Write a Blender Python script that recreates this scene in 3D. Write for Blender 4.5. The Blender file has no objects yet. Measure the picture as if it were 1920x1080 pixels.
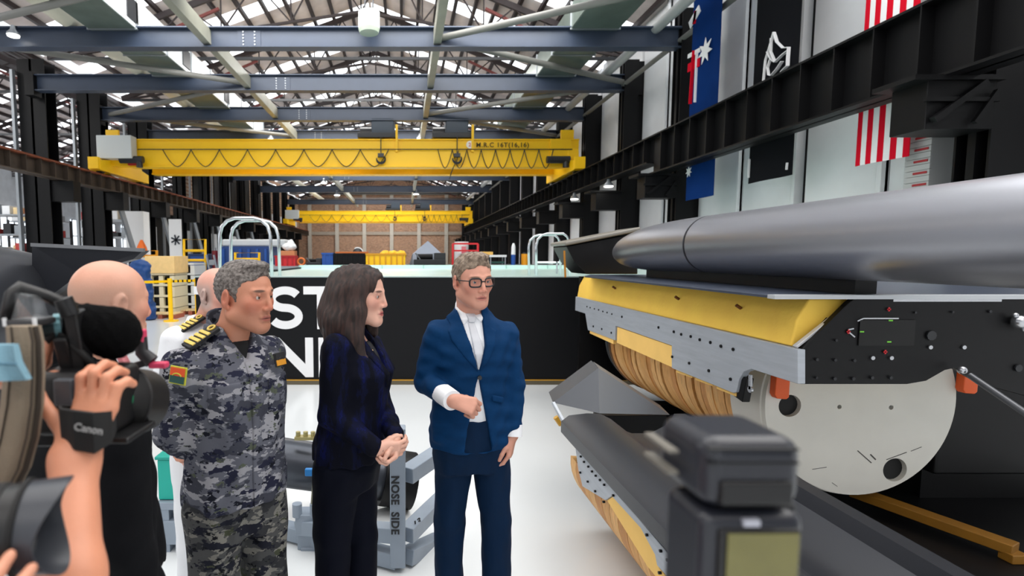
import bpy, math, random
import numpy as np
from mathutils import Vector, Matrix
R = math.radians
V = Vector
sc = bpy.context.scene
COL = sc.collection
random.seed(7)
# ---------------------------------------------------------------- camera
F, CX, CY = 1000.0, 757.0, 562.0
PITCH = math.atan(80 / F)
EYE = V((0, 0, 1.8))
cam_d = bpy.data.cameras.new('camera')
cam = bpy.data.objects.new('camera', cam_d); COL.objects.link(cam)
cam.location = EYE
cam.rotation_euler = (math.pi / 2 - PITCH, 0, 0)
cam_d.sensor_width = 36; cam_d.lens = 36 * F / 1920
cam_d.shift_x = (960 - CX) / 1920; cam_d.shift_y = (CY - 540) / 1920
cam_d.clip_start = .05; cam_d.clip_end = 300
cam_d.dof.use_dof = True; cam_d.dof.focus_distance = 2.6; cam_d.dof.aperture_fstop = 3.2
sc.camera = cam
# ---------------------------------------------------------------- world, added fill lights, exposure
w = bpy.data.worlds.new('sky'); sc.world = w; w.use_nodes = True
w.node_tree.nodes['Background'].inputs[0].default_value = (.93, .97, 1, 1)
w.node_tree.nodes['Background'].inputs[1].default_value = 1.2
sc.view_settings.view_transform = 'Standard'; sc.view_settings.look = 'None'
sc.view_settings.gamma = 1; sc.view_settings.use_curve_mapping = False
sc.view_settings.exposure = 0.0
def area(name, loc, sx, sy, power, col=(1, .98, .95)):
    d = bpy.data.lights.new(name, 'AREA'); d.shape = 'RECTANGLE'; d.size = sx; d.size_y = sy
    d.energy = power; d.color = col
    o = bpy.data.objects.new(name, d); COL.objects.link(o); o.location = loc
    return o
area('added_fill', (-1.5, 3.5, 8.9), 9, 8, 600)  # unseen fill added above the camera, standing in for skylight daylight
area('added_fill', (-2, -6, 8.9), 14, 8, 600)  # second unseen fill, added behind the camera
for yy in (24, 36, 50, 62): area('added_fill', (-2, yy, 9.6), 10, 2.5, 1000)  # more fill added under the roof further down the hall
for yy in (14, 30): area('added_fill', (-20, yy, 9.6), 8, 6, 1200)  # fill added over the left aisle
area('added_fill', (5.2, 3.5, 8.9), 4.5, 9, 520)  # fill added to brighten the submarine hull's top and the right wall
bl = area('added_fill', (-1, 13.2, 9.1), 13, 2.2, 1000); bl.rotation_euler = (R(62), 0, 0)  # tilted fill added to brighten the crane front, beams and wall
# ---------------------------------------------------------------- pixel -> world helpers
def ray(px, py):
    x = (px - CX) / F; u = (CY - py) / F
    return V((x, math.cos(PITCH) + u * math.sin(PITCH), -math.sin(PITCH) + u * math.cos(PITCH)))
def W(px, py, Y): r = ray(px, py); return EYE + r * (Y / r.y)
def WX(px, py, X): r = ray(px, py); return EYE + r * (X / r.x)
def WZ(px, py, Z): r = ray(px, py); return EYE + r * ((Z - EYE.z) / r.z)
# ---------------------------------------------------------------- materials
MATS = {}
def lin(c): return tuple((x / 12.92 if x <= .04045 else ((x + .055) / 1.055) ** 2.4) for x in (v / 255 for v in c))
def mat(name, rgb=(128, 128, 128), rough=.5, metal=0, var=0, scale=8, bump=0, bscale=60, emit=0, stretch=None, spec=.5, alpha=1, trans=0, coat=0, sss=0):
    if name in MATS: return MATS[name]
    m = bpy.data.materials.new(name); m.use_nodes = True; MATS[name] = m
    nt = m.node_tree; b = nt.nodes['Principled BSDF']; c = lin(rgb)
    b.inputs['Base Color'].default_value = (*c, 1); b.inputs['Roughness'].default_value = rough
    b.inputs['Metallic'].default_value = metal; b.inputs['Specular IOR Level'].default_value = spec
    b.inputs['Alpha'].default_value = alpha; b.inputs['Transmission Weight'].default_value = trans
    b.inputs['Coat Weight'].default_value = coat
    if sss: b.inputs['Subsurface Weight'].default_value = sss; b.inputs['Subsurface Radius'].default_value = (.012, .005, .003); b.inputs['Subsurface Scale'].default_value = 1
    if emit: b.inputs['Emission Color'].default_value = (*c, 1); b.inputs['Emission Strength'].default_value = emit
    L = nt.links
    if var or bump:
        tc = nt.nodes.new('ShaderNodeTexCoord'); mp = nt.nodes.new('ShaderNodeMapping')
        if stretch: mp.inputs['Scale'].default_value = stretch
        L.new(tc.outputs['Object'], mp.inputs[0])
    if var:
        n = nt.nodes.new('ShaderNodeTexNoise'); n.inputs['Scale'].default_value = scale; n.inputs['Detail'].default_value = 5
        L.new(mp.outputs[0], n.inputs[0])
        r = nt.nodes.new('ShaderNodeValToRGB'); r.color_ramp.elements[0].position = .3; r.color_ramp.elements[1].position = .7
        r.color_ramp.elements[0].color = (*[x * (1 - var) for x in c], 1); r.color_ramp.elements[1].color = (*[min(1, x * (1 + var)) for x in c], 1)
        L.new(n.outputs['Fac'], r.inputs[0]); L.new(r.outputs[0], b.inputs['Base Color'])
    if bump:
        n = nt.nodes.new('ShaderNodeTexNoise'); n.inputs['Scale'].default_value = bscale; n.inputs['Detail'].default_value = 3
        L.new(mp.outputs[0], n.inputs[0]); bp = nt.nodes.new('ShaderNodeBump'); bp.inputs['Strength'].default_value = bump; bp.inputs['Distance'].default_value = .01
        L.new(n.outputs['Fac'], bp.inputs['Height']); L.new(bp.outputs[0], b.inputs['Normal'])
    return m
def ramp_mat(name, tex, cols, rough=.6, stretch=(1, 1, 1), bump=0):
    """constant-step colours over a noise texture: camouflage, plaid and the like"""
    m = mat(name, cols[0][1], rough); nt = m.node_tree; L = nt.links; b = nt.nodes['Principled BSDF']
    tc = nt.nodes.new('ShaderNodeTexCoord'); mp = nt.nodes.new('ShaderNodeMapping'); mp.inputs['Scale'].default_value = stretch
    L.new(tc.outputs['Object'], mp.inputs[0])
    n = nt.nodes.new('ShaderNodeTexNoise'); n.inputs['Scale'].default_value = tex[0]; n.inputs['Detail'].default_value = tex[1]; n.inputs['Roughness'].default_value = tex[2]
    L.new(mp.outputs[0], n.inputs[0])
    r = nt.nodes.new('ShaderNodeValToRGB'); r.color_ramp.interpolation = 'CONSTANT'
    el = r.color_ramp.elements
    while len(el) < len(cols): el.new(.5)
    for e, (p, c) in zip(el, cols): e.position = p; e.color = (*lin(c), 1)
    L.new(n.outputs['Fac'], r.inputs[0]); L.new(r.outputs[0], b.inputs['Base Color'])
    return m
# ---------------------------------------------------------------- mesh builder
class MB:
    def __init__(s): s.v = []; s.f = []
    def add(s, vs, fs):
        o = len(s.v); s.v += [tuple(v) for v in vs]; s.f += [tuple(i + o for i in f) for f in fs]; return s
    def box(s, x0, x1, y0, y1, z0, z1):
        return s.add([(x0, y0, z0), (x1, y0, z0), (x1, y1, z0), (x0, y1, z0), (x0, y0, z1), (x1, y0, z1), (x1, y1, z1), (x0, y1, z1)],
                     [(0, 3, 2, 1), (4, 5, 6, 7), (0, 1, 5, 4), (1, 2, 6, 5), (2, 3, 7, 6), (3, 0, 4, 7)])
    def cbox(s, c, d, M=None):
        h = [x / 2 for x in d]; o = len(s.v); s.box(-h[0], h[0], -h[1], h[1], -h[2], h[2]); c = V(c)
        for i in range(o, len(s.v)): s.v[i] = tuple(c + ((M @ V(s.v[i])) if M else V(s.v[i])))
        return s
    def bar(s, p, q, w, h=None, up=(0, 0, 1)):
        h = h or w; p, q = V(p), V(q); z = (q - p); L = z.length; z = z / L; up = V(up)
        if abs(z.dot(up)) > .97: up = V((0, 1, 0))
        x = up.cross(z).normalized(); y = z.cross(x); M = Matrix((x, y, z)).transposed()
        return s.cbox((p + q) / 2, (w, h, L), M)
    def tube(s, pts, r, n=10, cap=True):
        pts = [V(p) for p in pts]; rs = r if isinstance(r, (list, tuple)) else [r] * len(pts)
        t0 = (pts[1] - pts[0]).normalized(); a = t0.cross(V((0, 0, 1)))
        if a.length < .1: a = t0.cross(V((0, 1, 0)))
        a.normalize(); vs = []; fs = []
        for i, p in enumerate(pts):
            t = (pts[min(i + 1, len(pts) - 1)] - pts[max(i - 1, 0)]).normalized()
            a = (a - t * a.dot(t)).normalized(); b = t.cross(a)
            for k in range(n):
                an = 2 * math.pi * k / n; vs.append(p + (a * math.cos(an) + b * math.sin(an)) * rs[i])
        m = len(pts)
        for i in range(m - 1):
            for k in range(n): k2 = (k + 1) % n; fs.append((i * n + k, i * n + k2, (i + 1) * n + k2, (i + 1) * n + k))
        if cap: fs.append(tuple(range(n - 1, -1, -1))); fs.append(tuple((m - 1) * n + k for k in range(n)))
        return s.add(vs, fs)
    def cyl(s, p, q, r, r2=None, n=20): return s.tube([p, q], [r, r if r2 is None else r2], n)
    def prism(s, poly, axis, a, b):
        """poly of 2-D points in the plane across axis (x: y,z  y: x,z  z: x,y), from a to b"""
        def P(u, v, t): return {'x': (t, u, v), 'y': (u, t, v), 'z': (u, v, t)}[axis]
        n = len(poly); vs = [P(u, v, a) for u, v in poly] + [P(u, v, b) for u, v in poly]
        fs = [tuple(range(n)), tuple(range(2 * n - 1, n - 1, -1))] + [(i, (i + 1) % n, n + (i + 1) % n, n + i) for i in range(n)]
        return s.add(vs, fs)
    def loft(s, rings, cap=True, closed=True):
        n = len(rings[0]); vs = [p for r in rings for p in r]; fs = []
        for i in range(len(rings) - 1):
            for k in range(n if closed else n - 1): k2 = (k + 1) % n; fs.append((i * n + k, i * n + k2, (i + 1) * n + k2, (i + 1) * n + k))
        if cap: fs.append(tuple(range(n - 1, -1, -1))); fs.append(tuple((len(rings) - 1) * n + k for k in range(n)))
        return s.add(vs, fs)
    def ball(s, c, r, n=12, m=8, sq=(1, 1, 1)):
        c = V(c); rings = []
        for j in range(m + 1):
            t = math.pi * (j + .02) / (m + .04); rings.append([c + V((sq[0] * r * math.sin(t) * math.cos(2 * math.pi * k / n), sq[1] * r * math.sin(t) * math.sin(2 * math.pi * k / n), sq[2] * r * math.cos(t))) for k in range(n)])
        return s.loft(rings)
    def build(s, name, m, parent=None, smooth=False, bevel=0, seg=2):
        me = bpy.data.meshes.new(name); me.from_pydata([tuple(v) for v in s.v], [], s.f); me.update()
        import bmesh
        bm = bmesh.new(); bm.from_mesh(me); bmesh.ops.recalc_face_normals(bm, faces=bm.faces); bm.to_mesh(me); bm.free()
        o = bpy.data.objects.new(name, me); COL.objects.link(o)
        if m: me.materials.append(m)
        if smooth:
            me.polygons.foreach_set('use_smooth', [True] * len(me.polygons))
            if smooth != 2: me.set_sharp_from_angle(angle=R(38))
        if bevel:
            b = o.modifiers.new('bevel', 'BEVEL'); b.width = bevel; b.segments = seg; b.limit_method = 'ANGLE'; b.angle_limit = R(35)
            me.polygons.foreach_set('use_smooth', [True] * len(me.polygons)); b.harden_normals = True
        if parent: child(o, parent)
        return o
MWORLD = {}
def child(o, parent):
    o.parent = parent

    if parent.parent is None: o.matrix_parent_inverse = parent.matrix_basis.inverted()
    return o
def tag(o, label=None, cat=None, group=None, kind=None):
    if label: o['label'] = label
    if cat: o['category'] = cat
    if group: o['group'] = group
    if kind: o['kind'] = kind
    return o
def thing(name, label, cat, loc=(0, 0, 0), group=None):
    o = bpy.data.objects.new(name, None); COL.objects.link(o); o.location = loc; o.empty_display_size = .1
    return tag(o, label, cat, group)
def dup(root, off, label=None, group=None):
    r = root.copy(); COL.objects.link(r); r.location = root.location + V(off)
    if label: r['label'] = label
    if group: r['group'] = group
    for ch in root.children:
        c = ch.copy(); COL.objects.link(c); c.parent = r; c.matrix_parent_inverse = ch.matrix_parent_inverse.copy()
        for g in ch.children: d = g.copy(); COL.objects.link(d); d.parent = c; d.matrix_parent_inverse = g.matrix_parent_inverse.copy()
    return r
def share(o, off, parent=None):
    """a repeated piece: the same mesh, moved"""
    c = o.copy(); COL.objects.link(c); c.location = o.location + V(off)
    return c
ORD = 'first second third fourth fifth sixth seventh eighth ninth tenth eleventh twelfth thirteenth fourteenth fifteenth sixteenth seventeenth eighteenth nineteenth twentieth'.split()
def text_mesh(body, size, M, m, parent, name='lettering', bold=0, depth=.004, sx=1, align='LEFT', space=1):
    c = bpy.data.curves.new(name, 'FONT'); c.body = body; c.size = size; c.extrude = depth; c.offset = bold; c.align_x = align; c.space_character = space; c.resolution_u = 3
    t = bpy.data.objects.new(name, c); COL.objects.link(t); bpy.context.view_layer.update()
    me = bpy.data.meshes.new_from_object(t.evaluated_get(bpy.context.evaluated_depsgraph_get()))
    bpy.data.objects.remove(t); me.transform(M @ Matrix.Diagonal((sx, 1, 1, 1)))
    o = bpy.data.objects.new(name, me); COL.objects.link(o); me.materials.clear(); me.materials.append(m)
    if parent: child(o, parent)
    return o
def frame(o, x, y):
    """4x4 with origin o, x and y axes"""
    x = V(x).normalized(); z = x.cross(V(y)).normalized(); y = z.cross(x)
    M = Matrix((x, y, z)).transposed().to_4x4(); M.translation = V(o); return M
# ================================================================ THE HALL
M_floor = mat('floor paint', (218, 222, 224), .2, var=.03, scale=.7)
M_white = mat('white wall sheet', (230, 232, 235), .55, var=.05, scale=1.2)
M_blk = mat('black steel', (9, 9, 11), .5, spec=.22)
M_beam = mat('blue grey steel', (52, 63, 82), .45, var=.06, scale=3)
M_brick = None
M_galv = mat('galvanised steel', (150, 155, 160), .4, .5)
M_grey = mat('mid grey paint', (112, 112, 108), .5)
M_dkbrown = mat('old roof steel', (44, 34, 34), .6, var=.2, scale=5)
M_redbrown = mat('red oxide steel', (112, 52, 48), .6)
M_sheet = mat('roof sheet', (212, 202, 200), .7, var=.14, scale=1.5)
M_sky = mat('daylit skylight sheet', (246, 250, 255), .5, emit=2.2)
M_yel = mat('crane yellow', (255, 202, 0), .45)
M_red = mat('signal red', (205, 30, 40), .5)
M_dk = mat('dark plastic', (30, 32, 36), .45)
M_rust = mat('rusty web steel', (66, 55, 46), .65, var=.3, scale=3)
M_rusttop = mat('rust orange rail', (128, 66, 40), .7, var=.3, scale=4)
def brick_mat():
    m = mat('brick', (150, 110, 84), .85); nt = m.node_tree; L = nt.links; b = nt.nodes['Principled BSDF']
    tc = nt.nodes.new('ShaderNodeTexCoord'); sp = nt.nodes.new('ShaderNodeSeparateXYZ'); cb = nt.nodes.new('ShaderNodeCombineXYZ')
    L.new(tc.outputs['Object'], sp.inputs[0]); L.new(sp.outputs[0], cb.inputs[0]); L.new(sp.outputs[2], cb.inputs[1])
    t = nt.nodes.new('ShaderNodeTexBrick'); t.inputs['Color1'].default_value = (*lin((166, 122, 94)), 1); t.inputs['Color2'].default_value = (*lin((120, 84, 64)), 1)
    t.inputs['Mortar'].default_value = (*lin((176, 156, 136)), 1); t.inputs['Scale'].default_value = 2.2; t.inputs['Mortar Size'].default_value = .03
    L.new(cb.outputs[0], t.inputs[0]); L.new(t.outputs[0], b.inputs['Base Color']); return m
M_brick = brick_mat()
YEND = 68.0; XL, XR = -12.0, 7.73; ZB = 7.51
S = lambda o: tag(o, kind='structure')
S(MB().box(-42, 14, -14, YEND + 1, -.3, 0).build('floor', M_floor))
# joints of the floor slab, cut as thin dark strips let into the surface
# ---- right wall: dark backing with white sheets between black columns
wr = S(MB().box(8.05, 8.3, -14, YEND, 0, 9.6).build('wall_right', M_blk))
COLY = [6.9, 14.5] + [18.1 + 3.72 * i for i in range(14)]
edges = [-6, -.3, 3.3, 6.9, 10.7, 14.5] + COLY[2:]
for a, b in zip(edges[:-1], edges[1:]):
    if b > YEND - 1: break
    n = 2
    for k in range(n):
        y0 = a + .2 + (b - a - .25) * k / n; y1 = a + .2 + (b - a - .25) * (k + 1) / n - .03
        near = b < 19
        q = MB().box(7.93 - .05 * (k % 2), 8.06, y0, y1, 0, 9.5)
        if near: q.box(7.87 - .05 * (k % 2), 7.95, y0, y0 + .1, 0, 9.5)
        q.build('panel', M_white, wr, bevel=.012)
wr_posts = MB()
c0 = None
for i, y in enumerate(COLY):
    if y > YEND - 1.5: break
    m = MB().box(7.2, 7.66, y - .22, y - .19, 0, 8.2).box(7.2, 7.66, y + .19, y + .22, 0, 8.2).box(7.41, 7.45, y - .19, y + .19, 0, 8.2).box(7.2, 8.1, y - .05, y + .05, 0, 8.2)
    o = m.build('column', M_blk); tag(o, 'black steel column against the white right-hand wall, %s of its row from the camera' % ORD[i], 'column', 'black columns along the right wall')
    if i: # no second beam end here
        pass
    # corbel that carries the crane rail
    k = MB().prism([(6.36, 3.95), (7.2, 3.95), (7.2, 3.36), (6.36, 3.36)], 'y', y - .24, y + .24)
    k.build('rail_bracket', M_blk, o, bevel=.01)
    MB().box(6.15, 7.25, y - .3, y + .3, 3.93, 3.99).build('bearing_plate', M_blk, o)
    if i < 2:
        MB().bar((6.4, y - .3, 3.45), (7.0, y - .3, 3.9), .07).bar((6.9, y - .3, 3.42), (7.15, y - .3, 3.8), .05).bar((6.3, y - .28, 3.7), (7.2, y - .28, 3.7), .05).build('bracket_brace', M_blk, o)
# ---- back wall
bw = S(MB().box(-34, 9, YEND, YEND + .4, 0, 14).build('wall_back', M_brick))
for i in range(9): MB().box(-19 + i * 3.45, -18.55 + i * 3.45, YEND - .25, YEND, 0, 10.5).build('pilaster', mat('pale concrete', (176, 170, 160), .8, var=.1), bw)
MB().box(-33, 8, YEND - .2, YEND, 4.6, 5.0).build('concrete_band', mat('band concrete', (150, 140, 128), .8, var=.1), bw)
MB().box(-33, 8, YEND - .3, YEND, 9.6, 10.0).build('concrete_band', M_grey, bw)
# ---- far-left side: aisle wall of bright sheet with windows
wl = S(MB().box(-32.3, -32, 4, YEND, 0, 9).build('wall_left', mat('aisle wall sheet', (196, 200, 204), .7, var=.08, scale=2)))
M_win = mat('bright daylit window', (238, 246, 255), .4, emit=1.6)
for i in range(9):
    y = 24 + i * 4.6
    wn = S(MB().box(-31.98, -31.9, y, y + 3.2, 2.2, 5.4).build('window_%d' % (i + 1), M_win))
    f = MB()
    for k in range(5): f.box(-31.9, -31.82, y + k * .78, y + k * .78 + .08, 2.15, 5.45)
    for z in (2.15, 3.8, 5.37): f.box(-31.9, -31.82, y, y + 3.2, z, z + .08)
    f.build('window_frame', M_grey, wn)
# ---- roof: main nave (ridge at x=-1.6) and the left aisle nave
def roof(x0, x1, xr, ze, zr, y0, y1, pitch, name):
    top = S(MB().box(xr - .3, xr + .3, y0, y1, zr - .02, zr + .06).build(name, M_sheet))
    n = 7
    for side, xe in ((0, x0), (1, x1)):
        dz = (ze - zr) / (xe - xr)
        y = y0
        sh = None; sk = None
        while y < y1:
            for a, b, which in ((0, pitch * .30, 1), (pitch * .30, pitch, 0)):
                for k in range(2):
                    xa = xr + (xe - xr) * k / 2; xb = xr + (xe - xr) * (k + 1) / 2
                    za = zr + dz * (xa - xr); zb = zr + dz * (xb - xr)
                    if which and k == 1 and (int(y / pitch) % 3 == 2): pass
                    m = MB().add([(xa, a, za), (xb, a, zb), (xb, b - .03, zb), (xa, b - .03, za), (xa, a, za + .05), (xb, a, zb + .05), (xb, b - .03, zb + .05), (xa, b - .03, za + .05)],
                                 [(0, 1, 2, 3), (7, 6, 5, 4), (0, 4, 5, 1), (1, 5, 6, 2), (2, 6, 7, 3), (3, 7, 4, 0)])
                    key = (side, which, k)
                    if y == y0:
                        o = m.build('skylight' if which else 'roof_sheet', M_sky if which else M_sheet, top); keyo[key] = o
                    else:
                        o = keyo[key].copy(); COL.objects.link(o)
                    o.location = (0, y, 0)
            y += pitch
        m = MB()
        for k in range(1, 14):
            x = xr + (xe - xr) * k / 14; z = zr + dz * (x - xr) - .12
            m.box(x - .06, x + .06, y0, y1, z - .08, z + .08)
        tag(m.build('purlin', M_dkbrown, top), kind='stuff')
keyo = {}
roof(-12.6, 8.3, -1.5, 9.2, 13.0, 9, YEND + .1, 3.1, 'ceiling'); keyo = {}
roof(-33, -12.6, -22.5, 8.8, 12.6, 6, YEND + .1, 3.1, 'ceiling_aisle')
# roof closing off above and behind the camera (never in view), leaving the hall's front open
S(MB().box(-33, 8.3, -13, 6, 9.3, 9.5).build('ceiling_front', M_sheet))
# ---- trusses
def truss(x0, x1, xr, ze, zr, name, label, n=9, m0=M_dkbrown):
    t = thing(name, label, 'truss', (xr, 0, ze))
    f = MB().bar((x0, 0, ze - .35), (xr, 0, zr - .3), .11, .2).build('rafter', m0, t); f = MB().bar((x1, 0, ze - .35), (xr, 0, zr - .3), .11, .2).build('rafter', m0, t)
    MB().bar((x0, 0, ze - .4), (x1, 0, ze - .4), .07, .1).build('tie_rod', M_dk, t)
    wb = MB()
    for sx in (x0, x1):
        P = lambda k: V((xr + (sx - xr) * k / n, 0, zr - .35 + (ze - zr) * k / n))
        B = lambda k: V((xr + (sx - xr) * k / n, 0, ze - .4 + 1.6 * (1 - k / n)))
        wb.bar(B(0), B(n), .08)
        for k in range(0, n, 2): wb.bar(B(k), P(k), .045); wb.bar(B(k), P(k + 1), .045); wb.bar(B(k + 2) if k + 2 <= n else B(n), P(k + 1), .045)
    tag(wb.build('web', m0, t), kind='stuff')
    for sx in (x0, x1): MB().bar((xr + (sx - xr) * .45, 0, ze + 1.3), (xr + (sx - xr) * .8, .2, ze - .2), .09).build('knee_strut', M_redbrown, t)
    return t
t0 = truss(-12.6, 8.2, -1.5, 9.2, 13, 'roof_truss', 'dark steel roof truss over the crane bay, first from the camera'); t0.location.y = 14.5
for i in range(1, 11):
    dup(t0, (0, 5 * i, 0), 'dark steel roof truss over the crane bay, %s from the camera' % ORD[i])
t1 = truss(-33, -12.8, -22.5, 8.8, 12.6, 'aisle_truss', 'dark lattice roof truss over the left aisle, first from the camera', 7); t1.location.y = 14.5
for i in range(1, 7): dup(t1, (0, 7.44 * i, 0), 'dark lattice roof truss over the left aisle, %s from the camera' % ORD[i])
# ---- cross beams (I sections with bolted splices)
BEAMY = [14.5, 18.13, 21.96, 25.84, 31.8, 38.5, 45.6, 56]
hb = .26
def ibeam(x0, x1, h, wf, tf=.03, tw=.03):
    return MB().box(x0, x1, -wf / 2, wf / 2, h - tf, h).box(x0, x1, -wf / 2, wf / 2, -h, -h + tf).box(x0, x1, -tw / 2, tw / 2, -h + tf, h - tf)
b0 = thing('roof_beam', '', 'beam', (0, 0, 0))
ibeam(XL - .3, XR, hb, .32).build('i_section', M_beam, b0)
sp = MB()
for sx in (-6.15, -5.0): pass
MB().box(-4.35, -3.75, -.035, .035, -.2, .2).build('splice_plate', M_beam, b0)
for ix in (-4.2, -3.9):
    for k in range(5): sp.cyl((ix, -.035, -.16 + .08 * k), (ix, -.055, -.16 + .08 * k), .022, n=6)
tag(sp.build('splice_bolts', M_galv, b0), kind='stuff')
MB().box(XR - .1, XR + .08, -.2, .2, -.42, .34).build('end_plate', M_blk, b0)
MB().box(XL - .4, XL - .1, -.2, .2, -.42, .34).build('end_plate', M_blk, b0)
for i, y in enumerate(BEAMY):
    o = b0 if i == 0 else dup(b0, (0, 0, 0))
    o.location = (0, y, ZB); tag(o, 'blue grey steel I-beam spanning the hall under the roof, %s from the camera' % ORD[i], 'beam', 'cross beams under the roof')
# longitudinal ties and plan bracing
M_tie = mat('grey green tie steel', (140, 140, 128), .5, var=.1, scale=2)
for x, lab in ((-5.15, 'grey longitudinal tie beam crossing under the left duct'), (.88, 'grey green longitudinal tie beam near the middle of the hall')):
    tag(MB().box(x - .1, x + .1, 6, 60, ZB - .16, ZB + .22).build('tie_beam', M_tie, bevel=.01), lab, 'beam')
br = [(( .88, 14.5), (7.4, 10.8)), ((.88, 14.5), (7.4, 18.1)), ((.88, 21.96), (7.4, 18.1)), ((.88, 21.96), (7.4, 25.8)), ((-5.15, 18.1), (-11.8, 14.5)), ((-5.15, 18.1), (-11.8, 21.96)), ((-5.15, 25.84), (-11.8, 21.96)), ((-5.15, 11.5), (-11.6, 14.0))]
for i, (a, b) in enumerate(br):
    tag(MB().cyl((*a, ZB), (*b, ZB), .085, n=12).build('plan_brace', M_grey, smooth=True), 'thin grey diagonal brace between roof beams on the %s side, %s from the camera' % ('right' if i < 4 else 'left', ORD[i % 4]), 'brace')
for i, (x, z, r, m, lab) in enumerate([(7.25, ZB - .05, .07, M_grey, 'thin grey eaves tie running along the tops of the right columns'), (6.6, ZB + .25, .13, mat('light grey pipe', (170, 172, 172), .4), 'light grey pipe running along the right side under the roof'), (-8.75, 7.95, .2, mat('cream pipe', (222, 218, 200), .4), 'fat cream pipe running along the left side under the roof')]):
    tag(MB().cyl((x, 7, z), (x, 60, z), r, n=16).build('pipe', m, smooth=True), lab, 'pipe')
# ---- ducts
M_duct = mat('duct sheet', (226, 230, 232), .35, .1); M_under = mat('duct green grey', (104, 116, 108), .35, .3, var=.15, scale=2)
def duct(name, x0, x1, z0, z1, y1, lab, vent):
    t = thing(name, lab, 'duct', ((x0 + x1) / 2, 12, z0))
    y = 9.0
    while y < y1:
        MB().box(x0, x1, y, y + 1.75, z0, z1).build('duct_section', M_under if not vent else M_duct, t, bevel=.01)
        MB().box(x0 - .03, x1 + .03, y + 1.75, y + 1.8, z0 - .03, z1 + .03).build('flange', M_galv, t)
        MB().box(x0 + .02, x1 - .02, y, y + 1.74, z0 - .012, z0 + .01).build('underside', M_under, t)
        y += 1.8
    for yy in vent:
        v = MB().box(x1, x1 + .03, yy, yy + .55, z0 + .12, z1 - .12).build('vent', M_dk, t)
duct('air_duct', -8.2, -6.95, 7.72, 8.5, 27, 'large pale rectangular air duct with square black vents along the left', [13.9, 17.3, 21.2])
duct('air_duct', 4.35, 5.6, 7.72, 8.35, 24, 'green grey rectangular air duct along the right under the roof', [])
# ---- crane rails
def rail(x, z0, z1, y0, y1, name, label, m_web, m_top, step=.68, wf=.42):
    t = thing(name, label, 'crane rail', (x, y0, z0))
    MB().box(x - .02, x + .02, y0, y1, z0, z1).build('web', m_web, t)
    MB().box(x - wf / 2, x + wf / 2, y0, y1, z1 - .035, z1).build('top_flange', m_top, t)
    MB().box(x - wf / 2, x + wf / 2, y0, y1, z0, z0 + .035).build('bottom_flange', m_web, t)
    MB().box(x - .04, x + .04, y0, y1, z1, z1 + .07).build('rail_bar', m_top, t)
    s0 = None; y = y0 + .2; n = 0
    while y < y1 - .1:
        if s0 is None: s0 = MB().box(x - wf / 2 + .01, x + wf / 2 - .01, 0, .02, z0 + .03, z1 - .03).build('stiffener', m_web, t); s0.location.y = y
        else: c = s0.copy(); COL.objects.link(c); c.location.y = y
        y += step; n += 1
    return t
rail(6.7, 3.98, 4.98, 2.0, 14.5, 'crane_rail', 'deep black steel crane girder of the near right span', M_blk, M_blk)
rail(6.7, 4.3, 4.98, 14.52, 58, 'crane_rail', 'shallower black steel crane girder running down the right wall', M_blk, M_blk)
rail(-11.8, 4.42, 4.98, 9, 66, 'crane_rail', 'rust topped brown steel crane girder running down the left side', M_rust, M_rusttop)
# ---- left colonnade
LEFTY = [18.7, 21.96, 25.84] + [29.6 + 3.72 * i for i in range(9)]
for i, y in enumerate(LEFTY):
    xa = -12.95 if i < 3 else -12.55
    m = MB().box(xa, -12.05, y - .3, y - .26, 0, 8.4).box(xa, -12.05, y + .26, y + .3, 0, 8.4).box(xa / 2 - 6.07, xa / 2 - 5.99, y - .3, y + .3, 0, 8.4)
    o = tag(m.build('column', M_blk), 'black steel column on the left side of the hall, %s of its row from the camera' % ORD[i], 'column', 'black columns along the left side')
    MB().box(-12.1, -11.3, y - .22, y + .22, 3.7, 4.4).build('rail_bracket', M_blk, o, bevel=.01)
    if i >= 0:
        MB().box(-13.06, -12.97, y - .5, y - .36, 0, 8).build('cable_tray', M_galv, o)
    if 1 <= i < 7:
        MB().bar((-11.75, y + .2, 4.2), (-11.1, y + 1.2, 0), .16).build('raking_strut', M_galv, o)
tag(MB().cyl((-13.05, 22.3, 0), (-13.05, 22.3, 8.6), .12, n=12).build('downpipe', mat('blue pipe', (24, 70, 130), .4), smooth=True), 'dark blue vertical downpipe beside a black column on the left', 'pipe')
# left wall panels beyond the fourth column
wa = S(MB().box(-13.5, -13.3, 28, YEND, 0, 4.2).build('trim_1', M_blk))
for i in range(8):
    y = 27 + i * 4.6
    MB().box(-13.3, -13.2, y, y + 1.7, .9, 3.4).build('panel', mat('white board', (232, 236, 240), .5), wa)
wb2 = S(MB().box(-13.5, -13.3, 32, YEND, 4.2, 9).build('trim_2', M_brick))
for i in range(9): MB().box(-13.3, -13.22, 34 + i * 3.7, 35.2 + i * 3.7, 4.2, 9).build('dark_panel', M_blk, wb2); MB().box(-13.3, -13.21, 35.6 + i * 3.7, 36.8 + i * 3.7, 4.9, 6.1).build('white_board', mat('white board', (232, 236, 240), .5), wb2)
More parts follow.
